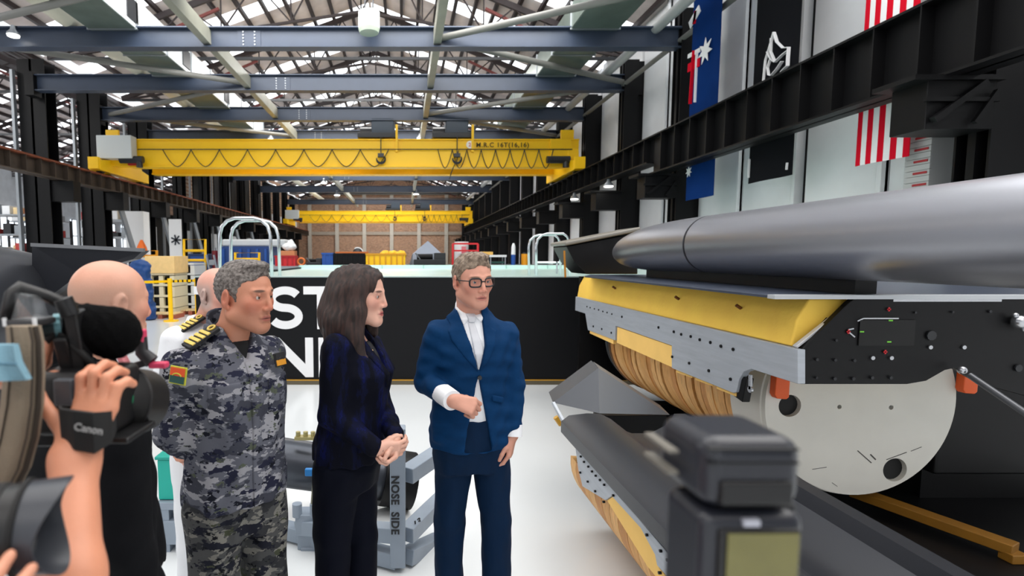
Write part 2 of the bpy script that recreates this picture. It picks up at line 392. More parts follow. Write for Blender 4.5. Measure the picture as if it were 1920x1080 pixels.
# ---- overhead cranes
def hexbolt(): pass
def crane(y, label, words, big):
    t = thing('overhead_crane', label, 'crane', (-2.5, y, 5.0), 'yellow travelling cranes')
    x0, x1 = -10.9, 6.95
    for k, dy in enumerate((0, 1.9)):
        MB().box(x0, x1, dy + y - .02, dy + y + .36, 5.42, 6.42).box(x0, x1, dy + y - .08, dy + y + .42, 6.40, 6.46).box(x0, x1, dy + y - .08, dy + y + .42, 5.36, 5.42).build('girder', M_yel, t, bevel=.015)
    for sx, xe in ((-1, -11.8), (1, 6.7)):
        e = MB().prism([(y - .9, 5.12), (y - .9, 5.5), (y - .2, 5.6), (y - .1, 6.1), (y + 2.2, 6.1), (y + 2.4, 5.6), (y + 3, 5.5), (y + 3, 5.12)], 'x', xe - .22, xe + .22).build('end_carriage', M_yel, t, bevel=.02)
        for yy in (y - .5, y + 2.6): MB().cyl((xe - .1, yy, 5.24), (xe + .1, yy, 5.24), .19, n=18).build('wheel', M_dk, e)
        MB().prism([(xe - .45 * (sx < 0), 5.42), (xe - .9 * sx, 5.42), (xe - .9 * sx, 6.46), (xe - .1 * sx, 6.46), (xe - .0 * sx, 6.0)], 'y', y - .1, y + .45).build('girder_seat', M_yel, t, bevel=.02)
        MB().cyl((xe + .1 * sx, y - .95, 5.35), (xe + .1 * sx, y - .9, 5.35), .1, n=12).build('buffer', M_red, t)
        MB().box(xe - .2, xe + .2, y - 1.0, y - .85, 5.15, 5.6).build('buffer_plate', M_yel, t, bevel=.01)
        MB().box(xe - .08 - .35 * (sx > 0), xe + .35 * (sx < 0) + .08, y + .1, y + .22, 6.46, 6.85).build('post', M_yel, t, bevel=.01)
    MB().box(-11.9, -10.55, y - .55, y - .1, 5.62, 6.5).build('control_cabinet', mat('cabinet grey', (206, 212, 212), .4), t, bevel=.02)
    MB().box(-10.9, -10.4, y - .18, y - .12, 5.42, 5.6).build('red_label', M_red, t)
    # drive motor on the end carriages
    for xe in (-11.1, 5.6): MB().cyl((xe, y - .35, 5.6), (xe + .9, y - .35, 5.6), .14, n=14).cyl((xe + .75, y - .35, 5.6), (xe + .75, y - .35, 5.3), .12, n=12).build('drive_motor', M_dk, t, smooth=True)
    # festoon cable and its rail
    MB().tube([(x0 + .4, y - .14, 6.04), (x1 - .3, y - .14, 6.04)], .02, 6).build('festoon_rail', M_dk, t)
    fs = MB(); xs = list(np.linspace(-9.5, -.6, 9)) + list(np.linspace(1.35, 5.9, 9))
    for i in range(len(xs) - 1):
        if i == 8: continue
        a, b = xs[i], xs[i + 1]; dpt = .66 if i < 8 else .72
        pts = [(a + (b - a) * u, y - .16, 6.02 - dpt * (1 - abs(2 * u - 1) ** 1.7)) for u in np.linspace(0, 1, 11)]
        MB().tube(pts, .018, 6).build('festoon_loop', M_dk, t)
    for hx in (-.9, 2.1):
        h = thing('x', '', 'x')
        bpy.data.objects.remove(h)
        tr = MB().box(hx - .95, hx + .65, y + .1, y + 2.2, 6.55, 6.75).build('trolley', M_dk, t, bevel=.02)
        MB().box(hx - .4, hx + .5, y + .3, y + 1.9, 6.75, 7.35).build('hoist_housing', mat('hoist blue', (42, 56, 70), .5), tr, bevel=.03)
        MB().cyl((hx - .9, y + 1, 6.95), (hx - .4, y + 1, 6.95), .2, n=14).build('hoist_motor', M_dk, tr, smooth=True)
        MB().bar((hx + .62, y - .1, 5.95), (hx + .62, y - .1, 7.0), .09).build('cable_post', M_yel, t)
        pts = [(hx + .3 * math.sin(u), y - .22, 5.62 - .18 * math.cos(u) - .0) for u in np.linspace(-1.3, 2.2, 12)]
        MB().tube([(hx, y - .22, 6.5), (hx, y - .22, 5.8)], .02, 6).build('hoist_rope', M_dk, t)
        MB().tube([(hx + .17 * math.cos(u), y - .22, 5.66 + .17 * math.sin(u)) for u in np.linspace(-3.3, .5, 14)], [.02 + .03 * math.sin(math.pi * i / 13) for i in range(14)], 8).box(hx - .12, hx + .12, y - .3, y - .14, 5.72, 5.86).build('hook', M_dk, t, smooth=True)
    MB().tube([(2.2 - .8 * math.sin(u) * .5, y - .2, 5.6 - .75 * math.sin(u) ** 2 + (0.4 if abs(u - 1.57) > 1.3 else 0)) for u in np.linspace(.1, 3.04, 16)], .02, 6).build('pendant_cable', M_dk, t)
    if words:
        mt = mat('crane lettering', (70, 52, 10), .6)
        text_mesh(words, .25, frame((2.86, y - .086, 6.14), (1, 0, 0), (0, 0, 1)), mt, t, depth=.003, bold=.004, space=1.15)
        MB().cyl((2.62, y - .1, 6.23), (2.62, y - .08, 6.23), .15, n=24).build('number_disc', mat('disc white', (240, 236, 225), .5), t)
        text_mesh('2', .2, frame((2.56, y - .105, 6.16), (1, 0, 0), (0, 0, 1)), M_red, t, name='number', depth=.002, bold=.003)
crane(21.6, 'yellow double girder overhead crane with a grey control cabinet, the large nearer one', 'M.R.C 16T(16,16)', 1)
crane(54.5, 'yellow overhead crane far down the hall in front of the brick wall', '', 0)
# ---- high bay lamps
M_lamp = mat('lamp glow', (255, 250, 240), .5, emit=9)
lp = [W(820, 305, 38.5), W(607, 343, 38.5), W(632, 366, 45.6), W(780, 364, 45.6), W(508, 261, 25.84), W(25, 66, 14.2), W(787, 259, 25.84), WX(1141, 349, 6.6), WX(1077, 373, 6.6)]
for i, p in enumerate(lp):
    t = thing('high_bay_lamp', 'small round white lamp hung under the roof steel, %s counted from the camera' % ORD[[6, 7, 8, 9, 3, 0, 4, 1, 2][i] if i < 9 else i], 'lamp', p, 'lamps under the roof')
    s = max(.16, p.y * .006)
    MB().tube([p + V((0, 0, s * 1.5)), p + V((0, 0, s * .9)), p + V((0, 0, s * .3)), p], [s * .3, s * .4, s * .9, s], 16).build('lamp_shade', M_galv, t, smooth=True)
    MB().cyl(p + V((0, 0, s * 1.4)), V((p.x, p.y, (4.3 if i > 6 else max(ZB - .25, p.z + .6)) if i != 5 else ZB - .2)) if i != 5 else V((p.x, 14.45, 7.79)), .02, n=6).build('hanger', M_dk, t)
    MB().cyl(p + V((0, 0, .005)), p - V((0, 0, .03)), s * .85, n=16).build('lamp_glass', M_lamp, t)
p = W(692, 62, 14.0)
t = thing('hanging_fan_unit', 'white and pale green cylindrical unit hung above the first cross beam', 'unit', p)
MB().cyl(p + V((0, 0, .1)), p + V((0, 0, .5)), .27, n=24).build('drum', mat('unit white', (228, 232, 226), .4), t, smooth=True)
MB().cyl(p, p + V((0, 0, .1)), .24, .27, n=24).build('lower_ring', mat('unit green', (168, 180, 164), .4), t, smooth=True)
for dx in (-.1, .1): MB().cyl(p + V((dx, 0, .5)), p + V((dx, 0, 2)), .02, n=6).build('hanger', M_dk, t)
# ---- flags and banners on the right wall
M_navy = mat('flag blue', (10, 46, 104), .9, var=.08, scale=3, spec=.08); M_fw = mat('flag white', (236, 236, 238), .9, spec=.1); M_fr = mat('flag red', (206, 18, 42), .9, spec=.08)
XF = 7.12
def cloth(y0, y1, z0, z1, x, name, m, parent, d=.012, n=14, amp=.02):
    mb = MB(); ys = np.linspace(y0, y1, n)
    rings = [[(x + amp * math.sin(yy * 5.1), yy, z0), (x + amp * math.sin(yy * 5.1), yy, z1), (x + d + amp * math.sin(yy * 5.1), yy, z1), (x + d + amp * math.sin(yy * 5.1), yy, z0)] for yy in ys]
    return mb.loft(rings).build(name, m, parent, smooth=True)
def star(yc, zc, r, n, m, parent, x):
    pts = []
    for k in range(2 * n): rr = r if k % 2 == 0 else r * .45; a = math.pi / 2 + math.pi * k / n; pts.append((yc + rr * math.cos(a), zc + rr * math.sin(a)))
    MB().prism(pts, 'x', x - .012, x).build('star', m, parent)
XA = 7.05
ya, yb = WX(1339, 330, XA).y, WX(1288, 330, XA).y
fl = thing('blue_flag', 'tall blue flag with red and white crosses and white stars on the right wall', 'flag', (XA, ya, 3.3))
cloth(ya, yb, 3.2, 8.4, XA, 'flag_cloth', M_navy, fl, n=20)
s = WX(1325, 95, XA); star(s.y, s.z, .3, 7, M_fw, fl, XA - .03)
s = WX(1294, 322, XA); star(s.y, s.z, .14, 7, M_fw, fl, XA - .03)
for (p, q, wd, m) in [((1303, 95), (1296, 195), .13, M_fr), ((1308, 98), (1304, 192), .09, M_fw), ((1290, 128), (1312, 116), .2, M_fr), ((1290, 106), (1313, 93), .1, M_fw), ((1312, 15), (1293, 48), .2, M_fw), ((1305, 20), (1301, 45), .12, M_fr)]:
    a, b = WX(*p, XA - .03), WX(*q, XA - .03); MB().bar(a, b, .02 if abs(a.z - b.z) > .5 else wd, wd if abs(a.z - b.z) > .5 else .02, up=(1, 0, 0) if abs(a.z - b.z) <= .5 else (1, 0, 0)).build('cross_bar', m, fl)
yb2, ya2 = WX(1402, 340, XF).y, WX(1484, 320, XF).y
bn = thing('black_banner', 'long black hanging banner with a white outlined crest', 'banner', (XF, ya2, 3.3))
cloth(ya2, yb2, WX(1402, 345, XF).z, 8.4, XF, 'banner_cloth', mat('banner black', (18, 19, 23), .9, spec=.1), bn)
def strokes(pts, parent, x, wd=.05, nm='crest_stroke'):
    for a, b in zip(pts[:-1], pts[1:]):
        MB().bar(WX(*a, x), WX(*b, x), wd, .012, up=(0, 1, 0)).build(nm, M_fw, parent)
Z3 = lambda l: [(1280 + x / 3, y / 3) for x, y in l]
for pl in ([(515, 180), (490, 270), (468, 340), (455, 470)], [(515, 180), (530, 235), (565, 270), (597, 265)], [(597, 265), (592, 330), (590, 370)], [(500, 215), (497, 290), (520, 350)], [(478, 292), (497, 330), (520, 350)], [(520, 350), (560, 310), (592, 285)], [(497, 330), (480, 380), (485, 420), (500, 425), (530, 390), (560, 345)], [(590, 370), (560, 400), (540, 432)]):
    strokes(Z3(pl), bn, XF - .035, .065)
for q in ([(375, 895), (370, 1000)], [(588, 915), (584, 955)]): strokes(Z3(q), bn, XF - .035, .04, 'small_print')
yb3, ya3 = WX(1605, 300, XF).y, WX(1694, 290, XF).y
us = thing('striped_flag', 'red and white vertical striped flag hanging on the right wall', 'flag', (XF, ya3, 3.3))
ns = 9; dyy = (yb3 - ya3) / 8.4
zb_ = WX(1605, 312, XF).z
for k in range(ns):
    y1 = yb3 - k * dyy; cloth(y1 - dyy, y1, zb_, 6.9, XF, 'stripe', M_fr if k % 2 == 0 else M_fw, us, n=3)
sg = thing('notice_board', 'grey board of small red printed rows below the near bracket', 'sign', (7.3, 7.6, 3))
ys1, ys0 = WX(1697, 300, 7.3).y, WX(1744, 300, 7.3).y
for k in range(13):
    z = 2.78 + k * .082
    MB().box(7.3, 7.33, ys0, ys1, z, z + .076).build('row_plate', mat('plate grey', (176, 178, 178), .6), sg)
    if k % 2 == 0: MB().box(7.29, 7.3, ys0 + .03, ys0 + (ys1 - ys0) * .62, z + .025, z + .055).build('printed_row', mat('print red', (160, 40, 46), .7), sg)
MB().box(7.33, 7.85, ys0 + .01, ys1 - .01, 2.78, 3.84).build('mount_frame', mat('plate grey', (176, 178, 178), .6), sg)
# ================================================================ VEHICLES, TANK, CRADLE
M_hull = mat('satin black hull', (158, 159, 166), .33, .82)
M_hull2 = mat('dark composite', (44, 46, 52), .38, .35)
M_plate = mat('blue grey composite plate', (66, 74, 90), .35, .3)
M_foam = mat('yellow buoyancy foam', (255, 206, 84), .75, var=.06, scale=5, bump=.15, bscale=40)
M_foam2 = mat('pale yellow foam block', (246, 200, 112), .75, var=.05, scale=5)
M_alu = mat('brushed aluminium', (176, 182, 190), .5, .25, var=.07, scale=4, stretch=(1, 1, 12))
M_disc = mat('scuffed white paint', (216, 214, 206), .5, var=.05, scale=3)
M_wood = mat('timber stave', (214, 158, 90), .6, var=.16, scale=4, stretch=(3, 14, 3))
M_wood2 = mat('timber stave dark', (196, 136, 72), .6, var=.2, scale=4, stretch=(3, 14, 3))
M_wood3 = mat('timber stave pale', (224, 172, 106), .6, var=.16, scale=4, stretch=(3, 14, 3))
M_or = mat('orange plastic', (232, 92, 22), .45)
M_hole = mat('dark hole', (8, 8, 9), .7)
M_steel = mat('bright steel', (190, 192, 196), .25, .9)
M_black = mat('matt black', (9, 9, 11), .45, spec=.25)
Y0 = 2.9
sub = thing('submarine', 'large dark hulled submarine on a stand with yellow foam, timber hull and white end disc', 'submarine', (2.45, 4.5, 0))
# upper hull: long cylinder with a tapered nose at the far end, two lengths
def lathe_y(stations, name, m, parent, n=44, xs=1.0, inner=None):
    mb = MB(); rings = [[(x + r * xs * math.cos(2 * math.pi * k / n), y, z + r * math.sin(2 * math.pi * k / n)) for k in range(n)] for y, x, z, r in stations]
    return mb.loft(rings).build(name, m, parent, smooth=True)
HX, HZ, HR = 2.5, 1.905, .232
lathe_y([(1.45, HX, HZ, HR), (2.5, HX, HZ, HR), (3.5, HX, HZ, HR), (4.335, HX, HZ, HR)], 'upper_hull', M_hull, sub)
lathe_y([(4.335, HX, HZ, HR - .008), (4.365, HX, HZ, HR - .008)], 'seam_ring', M_black, sub)
st = [(4.365, HX, HZ, HR)]
for i in range(1, 15):
    u = i / 14; st.append((4.365 + 1.85 * u, HX - .02 * u, HZ - .06 * u * u, HR * math.sqrt(max(.002, 1 - u ** 3.6))))
lathe_y(st, 'nose_cone', M_hull, sub)
MB().box(2.5, 2.62, 2.95, 5.5, 1.596, 1.69).build('hull_shadow_strip', M_black, sub)  # support run full length in black, standing in for the hull's shadow line
# deck plate
pl = [(1.985, Y0), (1.985, 5.85), (2.2, 6.3), (4.4, 6.3), (4.4, Y0)]
MB().prism(pl, 'z', 1.578, 1.594).build('deck_plate', M_plate, sub, bevel=.003)
MB().box(1.985, 4.4, Y0 - .055, Y0 + .003, 1.575, 1.597).build('deck_edge_trim', mat('pale edge', (190, 194, 198), .4, .3), sub)
MB().box(2.62, 3.2, Y0 - .056, Y0 - .04, 1.562, 1.575).build('edge_strip', M_steel, sub)
# far fin
ff = [W(1062, 462, 6.5), W(1196, 437, 6.5), W(1196, 514, 6.5), W(1100, 514, 6.5), W(1078, 492, 6.5)]
fb = MB(); fb.prism([(p.x, p.z) for p in ff], 'y', 6.5, 7.1); fb.build('tail_fin', M_black, sub, bevel=.012)
a, b = W(1058, 462, 6.48), W(1200, 434, 6.48)
MB().bar(a + V((0, .3, .03)), b + V((0, .3, .03)), .05, .66, up=(0, 1, 0)).build('fin_cap', mat('fin cap', (126, 122, 114), .4), sub, bevel=.02)
MB().cyl(W(1058, 470, 6.4), W(1060, 520, 6.4), .012, n=8).build('yellow_strap', mat('strap amber', (168, 110, 20), .6), sub)
# foam wedge
cs = [(2.15, 1.305), (2.172, 1.45), (2.235, 1.572), (3.4, 1.572), (3.4, 1.305)]
MB().prism(cs, 'y', Y0 + .03, 6.6).build('foam_wedge', M_foam, sub, bevel=.012)
MB().bar((2.33, Y0 + .022, 1.41), (2.36, Y0 + .022, 1.445), .07, .03, up=(0, 1, 0)).build('foam_notch', M_black, sub)
for px, py in ((1273, 561), (1389, 578), (1154, 541)):
    p = WX(px, py, 2.18); MB().cyl(p, p + V((-.03, 0, .02)), .011, n=8).build('lifting_eye', mat('brown eye', (110, 60, 20), .5), sub)
# silver side rail with stepped lower edge (outline in y,z on the plane x=2.14)
RX = 2.14
def yz(px, py): p = WX(px, py, RX); return (p.y, p.z)
out = [(1081, 556), (1500, 655), (1500, 720), (1455, 706), (1412, 692), (1398, 697), (1389, 712), (1384, 735), (1378, 737), (1262, 690), (1262, 648), (1156, 611), (1155, 638), (1104, 619), (1099, 588), (1080, 582)]
MB().prism([yz(*q) for q in out], 'x', RX - .012, RX + .03).build('side_rail', M_alu, sub, bevel=.004)
MB().bar((2.14, Y0 - .012, 1.31), (2.455, Y0 - .012, 1.572), .016, .03, up=(0, 1, 0)).build('end_rail', mat('pale edge rail', (206, 206, 208), .4, .3), sub, bevel=.004)
bolts = [(1103, 575), (1109, 577), (1117, 579), (1125, 581), (1133, 584), (1141, 586), (1150, 589), (1169, 594), (1238, 614), (1267, 622), (1281, 627), (1299, 631), (1316, 637), (1336, 642), (1356, 649), (1379, 655), (1115, 612), (1131, 617), (1149, 624), (1264, 669), (1296, 681), (1333, 695), (1374, 711)]
for i, q in enumerate(bolts):
    y, z = yz(*q); s = .011 if q[1] > 610 or q[0] > 1160 else .008
    MB().cyl((RX - .02, y, z), (RX - .008, y, z), s, n=8).build('bolt', M_black, sub)
pb = [(1158, 613), (1262, 649), (1263, 690), (1157, 643)]
MB().prism([yz(*q) for q in pb], 'x', RX - .004, RX + .02).build('foam_block', M_foam2, sub, bevel=.004)
for a, b in (((1268, 692), (1298, 703)), ((1304, 706), (1336, 718)), ((1344, 722), (1380, 737)), ((1106, 621), (1150, 641))):
    y0, z0 = yz(*a); y1, z1 = yz(*b)
    MB().prism([(y0, z0 + .02), (y0, z0 - .025), (y1, z1 - .022), (y1, z1 + .02)], 'x', RX + .0, RX + .03).build('foam_packer', M_foam2, sub)
# lower pressure hull: timber staves laid as rings, then white drum with end disc
KD = 1.18
YD = Y0 * KD
AX, AZ, AR = 2.96, .86, .63
ang0 = math.pi * .93
nring = 25; ys = np.linspace(YD + .34, 6.05, nring + 1)
for i in range(nring):
    mb = MB(); n = 26; y0, y1 = ys[i] + .004, ys[i + 1] - .004
    rings = []
    for k in range(n + 1):
        a = math.pi * .86 + (math.pi * 1.12) * k / n
        sl = .06 * math.sin((k / n) * 3 + i)
        rr = AR - .03 - .004 * (i % 3)
        c, s_ = math.cos(a), math.sin(a)
        rings.append([(AX + rr * c, y0 + sl * .4, AZ + rr * s_), (AX + rr * c, y1 + sl * .4, AZ + rr * s_), (AX + (rr - .05) * c, y1 + sl * .4, AZ + (rr - .05) * s_), (AX + (rr - .05) * c, y0 + sl * .4, AZ + (rr - .05) * s_)])
    mb.loft(rings).build('stave', [M_wood, M_wood3, M_wood, M_wood2, M_wood3][(i * 2) % 5], sub, smooth=True)
ZT = 1.28
def dshape(r, n=60):
    a0 = math.asin(min(1, (ZT - AZ) / r))
    return [(AX + r * math.cos(a), AZ + r * math.sin(a)) for a in np.linspace(math.pi - a0, 2 * math.pi + a0, n)]
def drum(y0, y1, r, name, m, r2=None):
    A, B = dshape(r), dshape(r2 or r)
    return MB().loft([[(x, y0, z) for x, z in A], [(x, y1, z) for x, z in B]]).build(name, m, sub, smooth=True)
drum(YD + .33, 6.1, AR - .09, 'inner_hull', M_black)
drum(6.07, 6.25, AR - .02, 'far_steel_ring', M_steel, AR - .05)
drum(6.26, 6.6, AR - .06, 'far_dome', M_black, AR - .25)
drum(YD + .005, YD + .32, AR, 'white_drum', M_disc)
# front disc with three port holes cut through
import bmesh
dk = drum(YD - .03, YD + .012, AR - .012, 'end_disc', M_disc)
PORTS = ((1481, 761, .073), (1678, 881, .078), (1574, 763, .014), (1671, 764, .015))
cutters = []
for px, py, r in PORTS:
    p = W(px, py, YD - .03); c = MB().cyl((p.x, YD - .1, p.z), (p.x, YD + .07, p.z), r, n=28).build('cutter', None)
    cutters.append(c)
def apply_bool(o, cs):
    for c in cs:
        m = o.modifiers.new('cut', 'BOOLEAN'); m.object = c; m.operation = 'DIFFERENCE'; m.solver = 'EXACT'
    bpy.context.view_layer.update()
    me = bpy.data.meshes.new_from_object(o.evaluated_get(bpy.context.evaluated_depsgraph_get()))
    o.modifiers.clear(); old = o.data; o.data = me; me.name = old.name
    for c in cs: bpy.data.objects.remove(c)
apply_bool(dk, cutters)
for px, py, r in PORTS:
    p = W(px, py, YD - .03); MB().cyl((p.x, YD + .001, p.z), (p.x, YD + .0045, p.z), r * .98, n=20).build('port_hole', M_hole, sub)
for (a, b, wd) in (((1608, 845), (1634, 868), .006), ((1632, 852), (1642, 862), .008), ((1662, 862), (1700, 848), .004), ((1523, 880), (1550, 876), .003), ((1560, 905), (1570, 912), .003), ((1708, 846), (1728, 838), .003)):
    MB().bar(W(*a, YD - .031), W(*b, YD - .031), wd, .002, up=(0, 1, 0)).build('scuff', mat('scuff dark', (70, 68, 64), .8), sub)
# black end plate
ep = [(1500, 720), (1500, 657), (1592, 566), (1602, 559), (1990, 559), (1990, 760), (1840, 720), (1788, 690), (1770, 694), (1735, 714), (1700, 720)]
P2 = lambda q, Y: (W(*q, Y).x, W(*q, Y).z)
MB().prism([P2(q, Y0 - .04) for q in ep], 'y', Y0 - .045, Y0 - .008).build('end_plate', M_black, sub, bevel=.004)
YP = Y0 - .048
for q, r in [((1531, 674), .008), ((1565, 675), .008), ((1601, 676), .008), ((1635, 671), .011), ((1670, 671), .011), ((1530, 708), .006), ((1564, 710), .009), ((1599, 710), .009), ((1634, 708), .009), ((1669, 708), .009), ((1567, 638), .007), ((1743, 651), .011), ((1806, 651), .011), ((1745, 629), .026), ((1855, 584), .008), ((1785, 585), .006), ((1715, 586), .006), ((1908, 690), .02)]:
    p = W(*q, YP); MB().cyl(p, p + V((0, -.008, 0)), r, n=10).build('bolt_head', M_steel if r == .011 else M_dk, sub)
for a, b in (((1607, 602), (1618, 597)), ((1618, 597), (1684, 597)), ((1590, 622), (1602, 632)), ((1590, 618), (1600, 616))): MB().bar(W(*a, YP), W(*b, YP), .007, .008, up=(0, 1, 0)).build('slot_edge', M_steel, sub)
MB().box(W(1612, 600, YP).x, W(1716, 600, YP).x, YP - .004, YP, W(1600, 648, YP).z, W(1600, 600, YP).z).build('slot_recess', M_hole, sub)
for q, mm in (((1667, 580), 'r'), ((1591, 622), 'r'), ((1660, 660), 'r'), ((1670, 601), 'g'), ((1616, 622), 'g'), ((1667, 641), 'g')):
    p = W(*q, YP - .004); m_ = M_red if mm == 'r' else mat('green mark', (120, 210, 60), .5)
    k = MB().cbox(p, (.022 if mm == 'g' else .008, .003, .007 if mm == 'g' else .022))
    if mm == 'r': k.cbox(p, (.02, .003, .006))
    k.build('paint_mark', m_, sub)
for q in ((1461, 730), (1812, 720)):
    p = W(*q, YD - .06); MB().prism([(p.x - .04, p.z + .09), (p.x + .05, p.z + .09), (p.x + .05, p.z - .045), (p.x + .035, p.z - .06), (p.x - .028, p.z - .055), (p.x - .042, p.z - .03)], 'y', YD - .085, YD - .03).build('orange_clamp', M_or, sub, bevel=.006)
for q, r in (((1900, 602), .035), ((1892, 590), .014), ((1908, 616), .014)):
    p = W(*q, YP); MB().ball(p + V((0, -.03, 0)), r, 14, 8).build('steel_fitting', M_steel, sub, smooth=True)
# hook under the rail
p = WX(1407, 703, 2.1); q = WX(1407, 730, 2.1)
MB().bar(p, q, .012, .02).cyl(q + V((-.006, 0, 0)), q + V((.006, 0, 0)), .02, n=14).build('hook', M_steel, sub)
MB().bar(WX(1398, 704, 2.17), WX(1390, 748, 2.17), .05, .1).build('hook_block', M_black, sub, bevel=.006)
# gas strut
a = W(1804, 694, Y0 - .1); b = W(1960, 800, Y0 - .45)
MB().ball(a, .022, 12, 8).build('strut_ball', M_steel, sub, smooth=True)
MB().cyl(a + (b - a) * .1, b, .016, n=12).build('gas_strut', mat('strut steel', (96, 98, 102), .35, .6), sub, smooth=True)
# dark side structure and stand of the submarine
MB().box(3.66, 4.7, YD + .15, 6.2, .3, 1.56).build('starboard_body', M_black, sub, bevel=.02)
MB().box(2.2, 3.6, 6.62, 6.7, .25, 1.56).build('aft_bulkhead', M_black, sub)
std = thing('vehicle_stand', 'black base with dark yellow steel beams under the white end disc of the submarine', 'stand', (2.9, 4, 0))
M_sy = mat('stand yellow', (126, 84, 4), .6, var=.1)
MB().box(2.28, 4.9, 2.75, 6.3, 0, .08).build('base_plate', M_black, std, bevel=.01)
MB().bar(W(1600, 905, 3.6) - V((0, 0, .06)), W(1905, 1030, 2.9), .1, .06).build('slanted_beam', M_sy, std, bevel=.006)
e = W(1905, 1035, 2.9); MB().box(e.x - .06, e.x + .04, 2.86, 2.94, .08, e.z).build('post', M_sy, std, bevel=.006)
MB().prism([(2.5, .19), (3.5, .3), (3.5, .08), (2.5, .08)], 'y', 3.8, 3.86).build('saddle', M_black, std)
MB().prism([(2.5, .19), (3.5, .3), (3.5, .08), (2.5, .08)], 'y', 5.6, 5.66).build('saddle', M_black, std)
MB().box(3.7, 4.6, 3.7, 6.1, .08, .3).build('side_block', M_black, std)
# ---------------------------------------------------------------- second vehicle half in the near right
mod = thing('hull_section', 'dark curved hull section with silver rail and timber edge lying low in the near right', 'hull section', (1.45, 2.7, 0))
X1, YA, YB = 1.135, 1.45, 3.42
prof = [(X1 + .0, .60), (X1 - .015, .63), (X1 - .02, .68), (X1 + .0, .76), (X1 + .05, .82), (X1 + .12, .86), (X1 + .2, .87), (X1 + .3, .855), (X1 + .42, .83), (X1 + .52, .82), (X1 + .56, .80), (X1 + .56, .60)]
def ysl(y): return (y - YA) / (YB - YA)
def px_rings():
    rs = []
    for y in (YA, 1.9, 2.4, 2.9, 3.2, YB):
        rs.append([(x, y, z) for x, z in prof])
    return rs
xa, za = W(1052, 790, YB).x, W(1052, 790, YB).z
xb, zb = W(1100, 776, YB).x, W(1100, 776, YB).z
xc, zc = W(1258, 775, YB).x, W(1258, 775, YB).z
prof = [(1.08, .60), (xa, za - .07), (xa, za), (xa + .05, zb - .01), (xb, zb + .004), (xb + .09, zb), (xb + .16, zb - .035), (xb + .22, zb - .1), (xb + .3, zb - .13), (xb + .42, zb - .13), (xc, zb - .06), (xc + .02, zb - .0), (xc + .09, zb), (xc + .1, .5), (1.6, .45)]
MB().loft(px_rings()).build('shell', M_hull2, mod, smooth=True)
def yz1(px, py, x=1.07): p = WX(px, py, x); return (p.y, p.z)
o1 = [(1082, 842), (1088, 838), (1170, 935), (1290, 1078), (1420, 1235), (1420, 1270), (1290, 1120), (1236, 1060), (1232, 1040), (1205, 990), (1150, 930), (1138, 938), (1095, 912), (1087, 880)]
MB().prism([yz1(*q) for q in o1], 'x', 1.06, 1.085).build('side_rail', M_alu, mod, bevel=.003)
for q in [(1089, 856), (1095, 866), (1103, 875), (1110, 884), (1117, 892), (1125, 900), (1133, 909), (1150, 929), (1088, 886), (1102, 903), (1116, 921), (1132, 941), (1213, 1003), (1239, 1033), (1252, 1050), (1269, 1068), (1237, 1074)]:
    y, z = yz1(*q, 1.056); MB().cyl((1.05, y, z), (1.062, y, z), .0065, n=8).build('bolt', M_black, mod)
o2 = [(1139, 938), (1150, 931), (1206, 990), (1233, 1042), (1237, 1064), (1300, 1140), (1300, 1165), (1215, 1062)]
MB().prism([yz1(*q) for q in o2], 'x', 1.066, 1.09).build('foam_block', M_foam2, mod, bevel=.003)
for i in range(15):
    y0 = 1.75 + i * .112; mb = MB(); rings = []
    for k in range(13):
        a = math.pi * (.98 + .5 * k / 12); rings.append([(1.62 + .52 * math.cos(a), y0, .47 + .40 * math.sin(a)), (1.62 + .52 * math.cos(a), y0 + .106, .47 + .40 * math.sin(a)), (1.62 + .47 * math.cos(a), y0 + .106, .47 + .35 * math.sin(a)), (1.62 + .47 * math.cos(a), y0, .47 + .35 * math.sin(a))])
    mb.loft(rings).build('stave', [M_wood, M_wood2, M_wood3][i % 3], mod, smooth=True)
for yy in (1.8, 3.1): MB().box(1.45, 1.62, yy, yy + .1, 0, .46).build('chock', M_black, mod)
# its grey folded fin behind the shell
fn = MB()
f0, f1, f2, f3 = W(1037, 755, 3.75), W(1122, 690, 4.0), W(1124, 775, 3.6), W(1256, 778, 3.9)
f4 = W(1262, 700, 4.15)
fn.add([f0, f1, f2, f0 + V((.05, .3, 0)), f1 + V((.05, .3, 0)), f2 + V((.05, .3, 0))], [(0, 1, 2), (5, 4, 3), (0, 3, 4, 1), (1, 4, 5, 2), (2, 5, 3, 0)]).build('fin_face', mat('fin dark', (46, 50, 58), .4, .2), mod)
MB().add([f1, f2, f3, f1 + V((.05, .25, 0)), f2 + V((.05, .25, 0)), f3 + V((.05, .25, 0))], [(0, 1, 2), (5, 4, 3), (0, 3, 4, 1), (1, 4, 5, 2), (2, 5, 3, 0)]).build('fin_face', mat('fin grey', (108, 112, 118), .4, .3), mod)
g0 = W(1037, 755, 3.72); g1 = W(1056, 790, 3.6)
MB().bar(g0, g1, .02).build('fin_edge', M_alu, mod)
MB().cyl(W(1042, 782, 3.7), W(1052, 796, 3.7), .02, n=10).build('yellow_fitting', mat('brass yellow', (200, 150, 40), .4), mod)
MB().box(f2.x + .12, f3.x, 3.95, 4.05, 0, f3.z - .02).build('fin_support', M_black, mod)
